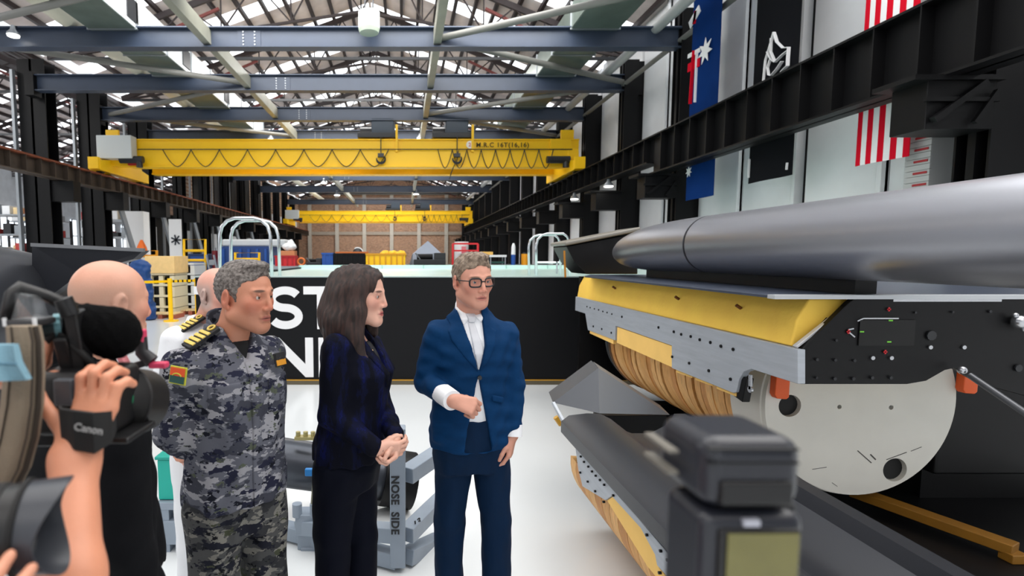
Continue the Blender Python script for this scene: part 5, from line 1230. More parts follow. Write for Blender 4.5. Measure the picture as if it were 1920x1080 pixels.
jk = Sdf(); jk.prof(B, st, .02); sleeve(jk, (shR, elR, elR + (wrR - elR) * .15), (.066, .066, .066), .03); sleeve(jk, (shL, elL, elL + (wrL - elL) * .15), (.066, .066, .066), .03)
clay('uniform_shirt', jk, .007, M_shirt, p, (.003, .09, 35, .5), 2)
tr = Sdf(); tr.prof(B, [(.8, 0, 0, .168, .122), (.93, 0, 0, .168, .122), (1.0, 0, 0, .16, .115)], .04); legset(tr, hips, (.1, .08, .075), .03); tr.cut((0, 0, -1), (0, 0, .06)); clay('trousers', tr, .009, M_shirt, p, (.003, .1, 38, .3), 2)
for a, b, c in hips: shoe(p, c, B.to_3x3() @ V((0, 1, 0)), mat('white shoe', (220, 220, 220), .4))
epaulette(W(358, 607, 2.33), W(376, 596, 2.36) - W(342, 617, 2.3), 0, (-.25, -.45, 1), p, 4, .06, .12)
# ---------------------------------------------------------------- bald man in black
D = 1.3
p = thing('person', 'bald man in a black jacket seen from behind beside the video camera', 'person', (-.80, D, 0))
B = body_frame((-.80, D), 56); H = head_frame(W(207, 570, 1.32), 56, -2, 0); s = .9
st = [(1.02, .015, 0, .185, .15), (1.08, .015, 0, .188, .15), (1.2, .01, 0, .18, .14), (1.35, 0, 0, .175, .132), (1.44, 0, 0, .175, .12), (1.495, 0, -.01, .14, .1), (1.535, 0, -.01, .1, .085), (1.57, 0, -.012, .075, .075)]
shR = B @ V((.168, 0, 1.445)); shL = B @ V((-.168, 0, 1.445)); elR = B @ V((.205, -.01, 1.15)); wrR = B @ V((.205, .05, .87)); elL = B @ V((-.205, -.01, 1.15)); wrL = B @ V((-.205, .05, .87))
hips = [(B @ V((.095, 0, .92)), B @ V((.1, .02, .5)), B @ V((.1, 0, .1))), (B @ V((-.095, 0, .92)), B @ V((-.1, 0, .5)), B @ V((-.1, -.02, .1)))]; arms = [(shR, elR, wrR), (shL, elL, wrL)]
bs = Sdf(); head_sdf(bs, H, s, 0, A3(B @ V((0, -.01, 1.5))), 1.1, 1.1); inner(bs, B, st, arms, hips, .03)
hh = []
for w_, e_, sd_ in ((wrR, elR, 1), (wrL, elL, -1)): h = Sdf(); h.rc(w_, w_ + (e_ - w_) * .2, .028, .032); hand_sdf(h, w_, (w_ - e_), B.to_3x3() @ V((-sd_, 0, 0)), sd_, [40] * 4); hh.append(h)
skm = face_skin('ruddy', (214, 158, 134), (174, 100, 90), (130, 100, 82), H, s, shave=(.06, .02, -.06, .75, (182, 144, 124)), red=.5)
body_mesh(p, bs, H, s, 1.52, hh, skm); eyes(H, s, p, ('dark blue', (60, 74, 90)))
M_jb = mat('black jacket', (10, 11, 15), .85, bump=.2, bscale=40, spec=.15)
jk = Sdf(); jk.prof(B, st, .02); sleeve(jk, arms[0], (.062, .056, .048), .03); sleeve(jk, arms[1], (.062, .056, .048), .03); clay('jacket', jk, .007, M_jb, p, (.004, .09, 45, .5), 2)
cl = Sdf(); cl.rc(B @ V((0, -.012, 1.5)), B @ V((0, -.025, 1.578)), .092, .08, .02); cl.cut(B.to_3x3() @ V((0, .4, 1)), B @ V((0, -.02, 1.572))); cl.rc(B @ V((0, -.012, 1.48)), B @ V((0, -.03, 1.63)), .08, .068, .003, True); clay('collar', cl, .005, M_jb, p, None, 1)
tr = Sdf(); tr.prof(B, [(.82, 0, 0, .175, .13), (.95, 0, 0, .178, .13), (1.04, 0, 0, .165, .12)], .04); legset(tr, hips, (.1, .08, .07), .03); tr.cut((0, 0, -1), (0, 0, .06)); clay('trousers', tr, .009, mat('black trousers', (13, 13, 17), .85), p, (.003, .1, 48, .3), 2)
for a, b, c in hips: shoe(p, c, B.to_3x3() @ V((0, 1, 0)))
# ================================================================ THINGS BEHIND THE TANK AND ON THE LEFT
YD2 = YT + 7.7
zd = W(900, 497.5, YT + 8.6).z
plat = tag(MB().box(-4.6, 6.2, YD2, YD2 + 5, 0, zd - .02).build('work_platform', mat('platform grey', (92, 98, 106), .6)), 'long grey work platform behind the tank carrying boxes and tools', 'platform')
MB().box(-4.6, 6.2, YD2 - .02, YD2 + .02, zd - .1, zd - .015).build('edge_strip', M_galv, plat)
M_blue = mat('strong blue', (24, 78, 158), .5); M_yb = mat('yellow bag', (244, 188, 40), .6); M_cream = mat('cream timber', (226, 200, 150), .6, var=.08, scale=6); M_wht = mat('clean white', (230, 232, 234), .5); M_grn = mat('dark green', (20, 70, 62), .5)
def pbox(px0, py0, px1, py1, Y, dp, z0=None):
    a, b = W(px0, py1, Y), W(px1, py0, Y); return (a.x, b.x, Y, Y + dp, a.z if z0 is None else z0, b.z)
YK = YD2 + .9
def crate(name, px, mats, lab, cat, Y=YK, dp=.5, base=True, ribs=4):
    b = pbox(*px, Y, dp, zd - .02 if base else None); x0, x1, y0, y1, z0, z1 = b
    t = thing(name, lab, cat, ((x0 + x1) / 2, (y0 + y1) / 2, z0)); w_ = .03
    for nm, q in (('front_panel', (x0, x1, y0, y0 + w_, z0, z1)), ('back_panel', (x0, x1, y1 - w_, y1, z0, z1)), ('side_panel', (x0, x0 + w_, y0 + w_, y1 - w_, z0, z1)), ('side_panel', (x1 - w_, x1, y0 + w_, y1 - w_, z0, z1)), ('bottom_panel', (x0 + w_, x1 - w_, y0 + w_, y1 - w_, z0, z0 + w_))):
        MB().box(*q).build(nm, mats[0], t)
    for k in range(ribs):
        x = x0 + (x1 - x0) * (k + .5) / ribs; MB().box(x - .02, x + .02, y0 - .02, y0, z0 + .03, z1 - .03).build('rib', mats[-1], t)
    MB().box(x0 - .02, x1 + .02, y0 - .025, y0 + .02, z1 - .05, z1).build('rim', mats[-1], t)
    return b
rc = crate('red_crate', (516, 479, 553, 500), [M_red, mat('crate red', (170, 22, 30), .5)], 'red ribbed crate on the platform at its left end', 'crate')
b = pbox(522, 470, 552, 479, YK + .05, .4, rc[5] + .002); t = tag(MB().box(*b).build('cardboard_box', mat('cardboard orange', (196, 128, 84), .8)), 'small orange brown box standing on the red crate', 'box'); MB().box((b[0] + b[1]) / 2 - .03, (b[0] + b[1]) / 2 + .03, b[2] - .003, b[3] + .003, b[5], b[5] + .004).build('tape', M_wht, t)
sk = Sdf(); c = V(((b[0] + b[1]) / 2, YK + .25, b[5])); sk.el(A3(c + V((.05, 0, .12))), (.22, .16, .12), None, .05); sk.el(A3(c + V((.1, 0, .22))), (.1, .1, .12), None, .05); sk.cut((0, 0, -1), A3(c + V((0, 0, .006)))); tag(clay('white_sack', sk, .02, M_wht, None, (.008, .1, 3)), 'crumpled white sack lying on the small orange brown box', 'sack')
p0 = W(565, 493, YK); t = tag(MB().tube([p0 + V((.1 * math.cos(a), 0, .1 * math.sin(a))) for a in np.linspace(0, 2 * math.pi, 17)], .03, 8, cap=False).build('hose_coil', mat('hose orange', (214, 110, 40), .5), smooth=2), 'small orange coiled hose right of the red crate', 'hose'); t.location.z = zd - .02 - (p0.z - .13)
def machine(px, lab, name='machine', Y=YK):
    x0, x1, y0, y1, z0, z1 = pbox(*px, Y, .5, zd - .02); t = thing(name, lab, 'machine', ((x0 + x1) / 2, Y, z0)); h = z1 - z0; w_ = x1 - x0
    MB().box(x0, x1, y0, y1, z0, z0 + h * .5).build('base_block', M_dk, t, bevel=.01); MB().cyl((x0 + w_ * .1, y0 + .2, z0 + h * .7), (x0 + w_ * .6, y0 + .2, z0 + h * .7), h * .22, n=14).build('motor', M_blk, t); MB().box(x0 + w_ * .65, x1, y0 + .05, y1 - .1, z0 + h * .5, z1).build('head_block', M_dk, t, bevel=.01); MB().bar((x0 + w_ * .2, y0 + .1, z0 + h * .5), (x0 + w_ * .05, y0, z1), .03).build('lever', M_galv, t)
machine((574, 484, 602, 498), 'small dark machine between the orange hose and the blue box')
crate('blue_box', (604, 474, 624, 498), [M_blue, M_blue], 'small bright blue box on the platform beside the long black bin', 'box', ribs=2)
lb = crate('long_bin', (626, 475, 684, 498), [M_blk, M_blk], 'long black bin with an orange plank across its top', 'bin', ribs=6)
tag(MB().box(lb[0] + .05, lb[1] + .1, YK - .03, YK + .1, lb[5] + .002, lb[5] + .05).build('orange_plank', mat('plank orange', (186, 96, 34), .6), bevel=.005), 'thin orange plank lying along the long black bin', 'plank')
t = thing('black_helmet', 'round black helmet standing on the long black bin', 'helmet', W(671, 474, YK + .2)); q = W(671, 474, YK + .2); q.z = lb[5] + .01
MB().box(lb[0] + .3, lb[0] + .9, YK + .1, YK + .45, lb[5] + .001, lb[5] + .01).build('pad', M_dk, t); MB().ball(q + V((0, 0, .02)), .15, 16, 10, (1, 1, .95)).build('shell', M_dk, t, smooth=True); MB().tube([q + V((.16 * math.cos(a), -.05, .16 * math.sin(a))) for a in np.linspace(-.2, 2.2, 10)], .018, 6).build('visor_rim', M_wht, t)
yc = crate('yellow_crate', (686, 475, 760, 498), [M_yel, mat('crate amber', (214, 150, 10), .5)], 'long bright yellow ribbed crate in the middle of the platform', 'crate', ribs=7)
for i, (x, r, lab) in enumerate(((722, .17, 'yellow bag heaped at the left in the long yellow crate'), (738, .19, 'yellow bag heaped in the middle of the long yellow crate'), (752, .16, 'yellow bag heaped at the right end of the long yellow crate'))):
    c = W(x, 476, YK + .22); c.z = yc[5] - .05; sk = Sdf(); sk.el(A3(c), (r, .16, .14), None, .03); sk.cut((0, 0, -1), A3(c - V((0, 0, .06)))); tag(clay('yellow_bag', sk, .018, M_yb, None, (.012, .12, 30 + i)), lab, 'bag', 'yellow bags in the crate')
machine((776, 474, 836, 498), 'broad black machine under the grey tarpaulin pyramid')
ap = W(803, 451, YK + .6); bl, brr = W(774, 476, YK + .3), W(828, 474, YK + .3); z_ = zd - .02
t = MB(); Bq = [V((bl.x, YK + .55, z_)), V((brr.x, YK + .55, z_)), V((brr.x + .1, YK + 1.5, z_)), V((bl.x - .1, YK + 1.5, z_))]; mid = [V((ap.x, YK + .9, ap.z))]
t.add(Bq + [V((bl.x, YK + .6, bl.z)), V((brr.x, YK + .6, brr.z)), V((brr.x, YK + 1.4, brr.z)), V((bl.x, YK + 1.4, bl.z))] + mid, [(0, 1, 5, 4), (1, 2, 6, 5), (2, 3, 7, 6), (3, 0, 4, 7), (4, 5, 8), (5, 6, 8), (6, 7, 8), (7, 4, 8), (3, 2, 1, 0)]); tag(t.build('tarpaulin', mat('tarp grey', (140, 148, 162), .4, .2, bump=.8, bscale=6)), 'shiny grey tarpaulin pulled up to a point over a stack behind the black machine', 'tarpaulin')
cyl = pbox(853, 453, 880, 476, YK + .5, .4, zd - .02); t = tag(MB().cyl(((cyl[0] + cyl[1]) / 2, YK + .7, zd - .02), ((cyl[0] + cyl[1]) / 2, YK + .7, cyl[5]), (cyl[1] - cyl[0]) / 2, n=24).build('white_drum', M_wht, smooth=True), 'white drum with a pink label inside the red frame', 'drum'); MB().box((cyl[0] + cyl[1]) / 2 - .02, (cyl[0] + cyl[1]) / 2 + .12, YK + .7 - (cyl[1] - cyl[0]) / 2 - .01, YK + .5, zd + .2, cyl[5] - .15).build('pink_label', mat('label pink', (226, 130, 140), .6), t)
t = thing('guard_rail', 'bright red tube frame standing around the white drum', 'guard rail', (W(870, 490, YK + .3).x, YK + .3, zd - .02))
for x in (849, 896): q = W(x, 457, YK + .3); MB().box(q.x - .03, q.x + .03, q.y - .03, q.y + .03, zd - .02, q.z).build('post', M_red, t)
for y_ in (457, 470): a, bb = W(849, y_, YK + .3), W(896, y_, YK + .3); MB().bar(a, bb, .05).build('cross_bar', M_red, t)
bt_ = pbox(918, 478, 950, 482, YK - .1, .5); t = thing('side_table', 'small table with a white rail and dark green shelf on the platform', 'table', (bt_[0], YK, zd)); MB().box(*bt_).build('table_top', M_wht, t); MB().box(bt_[0] + .05, bt_[1] - .05, bt_[2] + .05, bt_[3], zd + .06, zd + .12).build('shelf', M_grn, t)
for x in (bt_[0] + .02, bt_[1] - .05):
    for y_ in (bt_[2] + .02, bt_[3] - .05): MB().box(x, x + .03, y_, y_ + .03, zd - .02, bt_[4]).build('leg', M_galv, t)
yb_ = pbox(897, 472, 924, 478, YK, .3, bt_[5] + .002); tag(MB().box(max(yb_[0], bt_[0] - .25), yb_[1], YK - .05, YK + .25, bt_[5] + .002, yb_[5]).build('yellow_board', mat('board amber', (226, 178, 92), .6), bevel=.01), 'flat yellow board lying on the small table', 'board')
q = pbox(958, 456, 967, 497, YK, .16, zd - .02); t = thing('spray_bottle', 'tall white bottle with a blue lower half on the platform', 'bottle', (q[0], YK, q[4])); r = (q[1] - q[0]) / 2; cx_ = (q[0] + q[1]) / 2
MB().cyl((cx_, YK, q[4]), (cx_, YK, q[4] + (q[5] - q[4]) * .5), r, n=14).build('blue_lower', M_blue, t); MB().tube([(cx_, YK, q[4] + (q[5] - q[4]) * .5), (cx_, YK, q[4] + (q[5] - q[4]) * .85), (cx_, YK, q[5])], [r, r * .9, r * .4], 14).build('white_upper', M_wht, t)
q = pbox(980, 476, 993, 498, YK, .2, zd - .02); t = tag(MB().cyl(((q[0] + q[1]) / 2, YK + .2, q[4]), ((q[0] + q[1]) / 2, YK + .2, q[5]), (q[1] - q[0]) / 2, n=18).build('orange_canister', mat('canister orange', (240, 160, 20), .45), smooth=True), 'orange canister on the right end of the platform', 'canister'); MB().cyl(((q[0] + q[1]) / 2, YK + .2, q[5]), ((q[0] + q[1]) / 2, YK + .2, q[5] + .05), .07, n=12).build('cap', M_dk, t)
# ---- blue skip, yellow frames and ladder platform left of the tank
YS = 18.4
def frame_tube(name, pts, Y, lab, m=M_yel, r=.04, cat='frame', foot=0):
    t = thing(name, lab, cat, W(*pts[0][0], Y))
    for seg in pts: MB().tube([W(x, y, Y) for x, y in seg], r, 8).build('tube', m, t, smooth=2)
    for f in range(foot):
        q = W(*pts[f][0], Y); MB().cyl((q.x, q.y, 0), (q.x, q.y, q.z), r, n=8).build('leg', m, t)
    return t
sx = pbox(412, 462, 506, 500, YS + 2.5, 1.6, 0); t = thing('blue_skip', 'large blue container with a pale cover behind the chrome handrail', 'container', (sx[0], sx[2], 0)); MB().box(*sx).build('body', mat('container blue', (22, 62, 124), .5), t, bevel=.02); MB().box(sx[0] + .05, sx[1] + .6, sx[2] + .1, sx[3], sx[5], sx[5] + .28).build('cover', mat('pale cover', (206, 212, 216), .6), t, bevel=.08)
for k in range(6): x = sx[0] + (sx[1] - sx[0]) * (k + .5) / 6; MB().box(x - .05, x + .05, sx[2] - .06, sx[2], .1, sx[5] - .1).build('rib', M_blue, t)
frame_tube('yellow_guard', [[(441, 600), (441, 474), (486, 474), (486, 600)], [(441, 486), (486, 486)]], YS + 1.6, 'yellow tubular guard frame before the blue container', M_yel, .05)
lt = frame_tube('ladder_platform', [[(345, 600), (345, 449), (385, 449), (385, 600)], [(345, 470), (385, 470)], [(345, 488), (385, 488)]], YS + 2.2, 'yellow railed ladder platform left of the blue container', M_yel, .05, 'platform')
for k in range(6): a, bb = W(392 + k * 4, 492 + k * 16, YS + 2), W(402 + k * 4, 492 + k * 16, YS + 2); MB().bar(a, bb, .04, .2).build('step', M_galv, lt)
for x in (387, 401): MB().bar(W(x, 478, YS + 2), W(x + 24, 585, YS + 2), .05, .1).build('stringer', M_galv, lt)
bp = pbox(354, 476, 392, 530, YS + 2.8, .8, 0); t = tag(MB().box(*bp).build('blue_cabinet', mat('cabinet blue', (20, 54, 104), .5), bevel=.02), 'dark blue cabinet under the yellow ladder platform', 'cabinet'); MB().box(bp[0] + .1, bp[1] - .1, bp[2] - .02, bp[2], .2, bp[5] - .1).build('door', M_blue, t)
rx = pbox(397, 470, 410, 494, YS + 3, .3, 0); t = tag(MB().cyl(((rx[0] + rx[1]) / 2, rx[2], 0), ((rx[0] + rx[1]) / 2, rx[2], rx[5]), .12, n=14).build('gas_bottle', mat('bottle maroon', (120, 28, 40), .4), smooth=True), 'tall maroon gas bottle between the blue cabinet and the blue container', 'bottle'); MB().cyl(((rx[0] + rx[1]) / 2, rx[2], rx[5]), ((rx[0] + rx[1]) / 2, rx[2], rx[5] + .12), .05, n=10).build('valve', M_galv, t)
# pull-up banner
q = pbox(319, 411, 339, 500, YS + 4, .05, 0); t = thing('pull_up_banner', 'tall white banner with a dark splash emblem beside a black column', 'banner', (q[0], q[2], 0)); MB().box(*q).build('sheet', M_wht, t); MB().box(q[0] - .05, q[1] + .05, q[2] - .1, q[2] + .15, 0, .1).build('foot', M_galv, t)
e0 = W(330, 450, YS + 4 - .02)
for a in range(7): MB().bar(e0, e0 + V((.22 * math.cos(a * .9), 0, .22 * math.sin(a * .9))), .06, .01, up=(0, 1, 0)).build('emblem', mat('emblem dark', (40, 46, 56), .6), t)
# pallets: cream box pallet tower and white frame tower
def tower(name, px0, px1, pt, pb, Y, m, lab, rows, cols, top):
    a, b = W(px0, pb, Y), W(px1, pt, Y); x0, x1, z1 = a.x, b.x, b.z; t = thing(name, lab, 'pallet stack', ((x0 + x1) / 2, Y + .5, 0)); dz = z1 / rows
    for k in range(rows + 1): MB().box(x0, x1, Y, Y + 1, max(0, k * dz - .08), k * dz - .02 if k else .05).build('deck', m, t)
    for k in range(rows):
        for c in range(cols + 1):
            x = x0 + (x1 - x0 - .13) * c / cols; MB().box(x, x + .13, Y, Y + 1, k * dz + (.06 if k == 0 else -.02), (k + 1) * dz - .1).build('post', m, t)
    MB().box(x0 + .05, x1 - .05, Y + .12, Y + .96, .1, z1 - .15).build('dark_filling', M_blk, t)
    if top: MB().box(x0 - .04, x1 + .04, Y - .05, Y + 1, z1 - .02, z1 + .5).build('top_box', mat('pale timber box', (244, 206, 140), .6, var=.05), t, bevel=.01)
tower('pallet_tower', 279, 326, 511, 585, 16.2, mat('cream plastic', (228, 218, 186), .5), 'cream stacked pallet tower with black gaps and a timber box on top', 4, 2, 1)
tower('pallet_tower', 330, 364, 492, 578, 17.2, mat('white frame', (214, 220, 224), .5), 'white stacked frame tower right of the cream pallet tower', 5, 1, 0)
for x0, x1, Y, lab in ((270, 330, 15.5, 'flat timber pallet on the floor before the cream pallet tower'), (339, 374, 16.55, 'flat timber pallet on the floor before the white frame tower')):
    a, b = W(x0, 590, Y), W(x1, 590, Y); t = thing('timber_pallet', lab, 'pallet', (a.x, Y, 0))
    for k in range(7): x = a.x + (b.x - a.x) * k / 7; MB().box(x, x + (b.x - a.x) / 7 - .03, Y, Y + .6, .12, .15).build('board', M_cream, t)
    for k in range(3): x = a.x + (b.x - a.x - .12) * k / 2; MB().box(x, x + .12, Y, Y + .6, 0, .12).build('bearer', mat('bearer red brown', (170, 90, 66), .7), t)
tarp = W(262, 484, 15.2); sk = Sdf(); sk.el(A3(tarp - V((0, 0, .3))), (.28, .25, .3), None, .05); sk.rc(A3(tarp - V((-.1, 0, .4))), A3(V((tarp.x + .2, tarp.y, .1))), .16, .2, .1); sk.cut((0, 0, -1), (0, 0, .01)); tag(clay('blue_sheet', sk, .03, mat('blue sheet', (18, 66, 128), .5, bump=.3, bscale=8), None, (.02, .25, 9)), 'blue plastic sheet bundled beside the cream pallet tower', 'sheet')
t = thing('barrier_posts', 'yellow belt barrier of two posts before the pallet towers', 'barrier', W(318, 585, 14.9))
for x, pb_, Y in ((318, 600, 14.9), (368, 590, 15.9)):
    q = W(x, 522, Y); MB().cyl((q.x, Y, 0), (q.x, Y, q.z), .06, n=12).build('post', M_yel, t); MB().cyl((q.x, Y, 0), (q.x, Y, .03), .2, n=20).build('base_disc', M_yel, t)
a, b = W(270, 529, 14.4), W(368, 526, 15.85); MB().bar(a, b, .02, .07).build('belt', M_yel, t)
for k in range(6): p_ = a.lerp(b, .45 + k * .09); MB().cbox(p_ + V((0, -.02, 0)), (.06, .02, .07)).build('black_mark', M_blk, t)
t = frame_tube('yellow_rack', [[(262, 560), (262, 470), (294, 470), (294, 560)], [(262, 480), (294, 480)], [(262, 560), (262, 575)]], 19.5, 'orange yellow tubular rack left of the white banner', mat('rack amber', (236, 160, 20), .5), .05, foot=1)
q = W(266, 468, 19.4); t = tag(MB().tube([(q.x, q.y, q.z - .1), (q.x, q.y, q.z + .1), (q.x, q.y, q.z + .35)], [.2, .16, .04], 14).build('orange_cone', mat('cone orange', (240, 110, 20), .5), smooth=True), 'orange cone sitting on the yellow rack', 'cone')
# ---- storage racks and parts far left in the aisle
for i, (px, Y, lab) in enumerate(((-40, 22, 'steel storage rack with mixed boxes at the far left'), (20, 26, 'steel storage rack beside the far windows'), (150, 25, 'steel storage rack between two left columns'))):
    c = W(px, 500, Y); t = thing('storage_rack', lab, 'rack', (c.x, Y, 0)); w_ = 2.4
    for x in (c.x, c.x + w_):
        for y in (Y, Y + 1): MB().box(x - .04, x + .04, y - .04, y + .04, 0, 3.6).build('upright', M_dk, t)
    for k in range(5):
        z = .3 + k * .8; MB().box(c.x, c.x + w_, Y, Y + 1, z, z + .05).build('shelf', M_galv, t)
        for j in range(5): tag(MB().box(c.x + .1 + j * .46, c.x + .1 + j * .46 + .32, Y + .1, Y + .8, z + .052, z + .25 + .3 * ((j * 7 + k * 3 + i) % 4) / 4).build('storage_box', [M_wht, mat('box red', (170, 50, 46), .6), M_galv, M_cream, M_dk][(j * 3 + k + i) % 5], bevel=.01), 'small %s storage box on shelf %s of the %s rack' % (['white', 'red', 'grey', 'cream', 'dark'][(j * 3 + k + i) % 5], ORD[k], ['far left', 'window side', 'column side'][i]), 'box', 'boxes on the storage racks')
t = thing('white_machine_cover', 'bright white tall cabinet beyond the left columns', 'cabinet', W(255, 480, 24.3)); q = pbox(238, 396, 268, 500, 24.3, .6, 0); MB().box(*q).build('body', M_wht, t, bevel=.01); MB().box(q[0] + .1, q[1] - .1, q[2] - .02, q[2], .2, 1.6).build('door', M_blk, t)
# ================================================================ CAMERAS AND OPERATORS CLOSE TO THE LENS
M_cb = mat('camera body black', (17, 17, 19), .4); M_rub = mat('rubber grip', (12, 12, 13), .75); M_lens = mat('lens barrel grey', (70, 78, 80), .3, .4); M_foamb = mat('microphone foam', (7, 7, 8), .95, bump=.4, bscale=300, spec=.1)
M_clear = mat('clear plastic', (220, 226, 230), .1, trans=.85, alpha=.5)
YC = .76
vc = thing('video_camera', 'black video camera with microphone and large lens hood held at the left', 'video camera', W(180, 760, YC))
def wb(px0, py0, px1, py1, y0, y1): a, b = W(px0, py1, y0), W(px1, py0, y0); return (a.x, b.x, y0, y1, a.z, b.z)
MB().box(*wb(62, 700, 205, 822, .765, .86)).build('camera_body', M_cb, vc, bevel=.012, seg=3)
MB().box(*wb(100, 712, 132, 762, .755, .78)).build('side_panel', mat('panel grey', (84, 88, 94), .35), vc, bevel=.003)
MB().box(*wb(60, 806, 150, 840, .775, .86)).build('battery', M_cb, vc, bevel=.006)
la, lb_ = W(180, 748, .80), W(266, 752, .90); ld = (lb_ - la).normalized(); LL = (lb_ - la).length
MB().tube([la, la + ld * LL * .34, la + ld * LL * .36], [.034, .035, .034], 32).build('lens_barrel', M_lens, vc, smooth=True)
MB().tube([la + ld * LL * .33, la + ld * LL * .35], [.0362, .0362], 32).build('green_ring', mat('ring green', (30, 120, 84), .4), vc, smooth=True)
MB().tube([la + ld * LL * .36, la + ld * LL * .46, la + ld * LL * .52], [.036, .043, .052], 32).build('zoom_ring', M_rub, vc, smooth=True)
MB().tube([la + ld * LL * .52, la + ld * LL * .55, la + ld * LL * .6, la + ld * LL * 1.0, la + ld * LL * 1.0, la + ld * LL * .7], [.050, .055, .0545, .0535, .049, .046], 40).build('lens_hood', M_cb, vc, smooth=True)
MB().box(*wb(150, 822, 240, 834, .76, .85)).build('base_plate', M_cb, vc, bevel=.004)
# microphone and holder
ma, mb_ = W(78, 616, .80), W(165, 606, .83)
MB().tube([ma, ma + (mb_ - ma) * .3, mb_], [.017, .018, .018], 20).build('mic_barrel', mat('mic barrel', (46, 60, 64), .3, .5), vc, smooth=True)
MB().tube([ma + (mb_ - ma) * .28, ma + (mb_ - ma) * .42], [.0205, .0205], 20).build('mic_ring', mat('mic ring teal', (92, 132, 140), .3, .5), vc, smooth=True)
fs = Sdf(); c0, c1 = W(160, 612, .83), W(212, 624, .86); fs.rc(A3(c0), A3(c1), .036, .043, .02); clay('mic_foam', fs, .004, M_foamb, vc, (.0012, .012, 7), 1)
MB().bar(W(120, 628, .8), W(140, 702, .82), .022, .03).build('mic_bracket', M_cb, vc, bevel=.004)
MB().tube([W(86, 640, .79), W(110, 622, .8), W(150, 660, .8), W(180, 690, .81)], .006, 8).build('mic_cable', M_rub, vc, smooth=2)
# top handle and loupe
MB().tube([W(8, 600, .74), W(22, 552, .75), W(34, 540, .76), W(90, 556, .79), W(140, 580, .8)], [.007, .009, .010, .009, .011], 12).build('top_handle', M_cb, vc, smooth=2)
MB().cyl(W(118, 560, .785), W(132, 590, .79), .013, n=14).build('handle_knob', M_cb, vc, smooth=True)
MB().bar(W(140, 582, .8), W(160, 706, .82), .02, .03).build('handle_post', M_cb, vc, bevel=.004)
q = [W(24, 548, .745), W(52, 556, .75), W(66, 600, .75), W(12, 600, .745)]
MB().add(q + [v + V((0, .03, 0)) for v in q], [(0, 1, 2, 3), (7, 6, 5, 4), (0, 4, 5, 1), (1, 5, 6, 2), (2, 6, 7, 3), (3, 7, 4, 0)]).build('clear_loupe', M_clear, vc)
MB().box(*wb(8, 600, 67, 613, .735, .78)).build('loupe_frame', mat('loupe frame', (60, 60, 62), .3, .3), vc, bevel=.003)
for x in (10, 66): MB().bar(W(x, 612, .735), W(x - 2, 596, .735), .004).build('loupe_edge', M_wht, vc)
# pink and black gadget hanging behind the microphone
pg = thing('phone_holder', 'small black holder with bright pink ends behind the microphone', 'holder', W(270, 660, 1.0))
MB().tube([W(264, 632, 1.0), W(266, 660, 1.0), W(285, 678, 1.0)], [.011, .012, .014], 12).build('stem', mat('holder black', (26, 24, 28), .5), pg, smooth=True)
MB().cbox(W(262, 630, 1.0), (.022, .02, .026)).build('upper_grip', mat('hot pink', (206, 60, 96), .5), pg, bevel=.004)
MB().cbox(W(298, 684, 1.0), (.034, .02, .012)).build('lower_grip', mat('hot pink', (206, 60, 96), .5), pg, bevel=.004)
MB().bar(W(228, 668, .99), W(240, 692, .99), .02, .012).build('pink_tab', mat('soft pink', (226, 140, 146), .5), pg, bevel=.003)
MB().bar(W(240, 690, .99), W(285, 676, 1.0), .012).build('link_arm', mat('holder black', (26, 24, 28), .5), pg)
MB().bar(W(232, 690, .95), W(232, 712, .86), .012).build('mount_arm', mat('holder black', (26, 24, 28), .5), pg)
# operator: whole figure, the forearm and hand in view
op = thing('person', 'camera operator at the left edge whose right hand grips the video camera', 'person', (-.86, .5, 0))
B = body_frame((-.86, .5), 78); H = head_frame((-.85, .55, 1.72), 70); s = 1
wr = W(140, 862, .70); el = V((-.345, .5, 1.28)); sh_ = V((-.69, .47, 1.42)); shl = V((-1.04, .53, 1.42)); ell = V((-.86, .76, 1.38)); wrl = W(-60, 715, .815)
hips = [(V((-.77, .49, .9)), V((-.77, .5, .5)), V((-.77, .48, .09))), (V((-.95, .52, .9)), V((-.96, .53, .5)), V((-.96, .51, .09)))]
st = [(.92, 0, 0, .18, .135), (1.15, 0, 0, .17, .13), (1.35, 0, 0, .18, .13), (1.43, 0, 0, .175, .11), (1.48, 0, 0, .12, .085), (1.53, 0, 0, .07, .065)]
bs = Sdf(); head_sdf(bs, H, s, 0, A3(B @ V((0, 0, 1.48)))); bs.prof(B, [(z, a_, b_, c_ - .02, d_ - .02) for z, a_, b_, c_, d_ in st], .02)
for a, b, c in hips: limb(bs, a, b, c, .07, .05, .04)
limb(bs, sh_, el, el, .045, .042, .042); limb(bs, shl, ell, wrl, .042, .036, .026)
h1 = Sdf(); h1.rc(wr, wr + (el - wr) * .45, .027, .036, .02); h1.rc(wr + (el - wr) * .45, el, .036, .041, .02); h1.el(A3(wr), (.030, .024, .03), None, .02)
hand_sdf(h1, wr, (.13, .52, .84), (.15, .84, -.5), 1, [(-26, 62, 40), (-28, 64, 40), (-22, 62, 40), (-14, 60, 40)], .88, (.8, .62, -.35), -14, .1)
h2 = Sdf(); h2.rc(wrl, wrl + (ell - wrl) * .2, .03); hand_sdf(h2, wrl, (1, -.02, .06), (0, .2, 1), 1, [(-2, 6, 6), (30, 40, 20), (40, 40, 20), (45, 40, 20)], .95)
c = H.translation; parts = []
for S2, r_, lo_, hi_ in ((bs, .006, [c.x - .16, c.y - .16, 1.5], None), (bs, .015, None, [9, 9, 1.512]), (h1, .003, None, None), (h2, .004, None, None)):
    Fd, G, l = S2.field(r_, lo_, hi_); v, q = nets(Fd, l, r_); parts.append((relax(v, q, 2), q))
mesh_np('body', parts, face_skin('operator', (216, 146, 114), (180, 110, 100), (90, 70, 60), H, s), op)
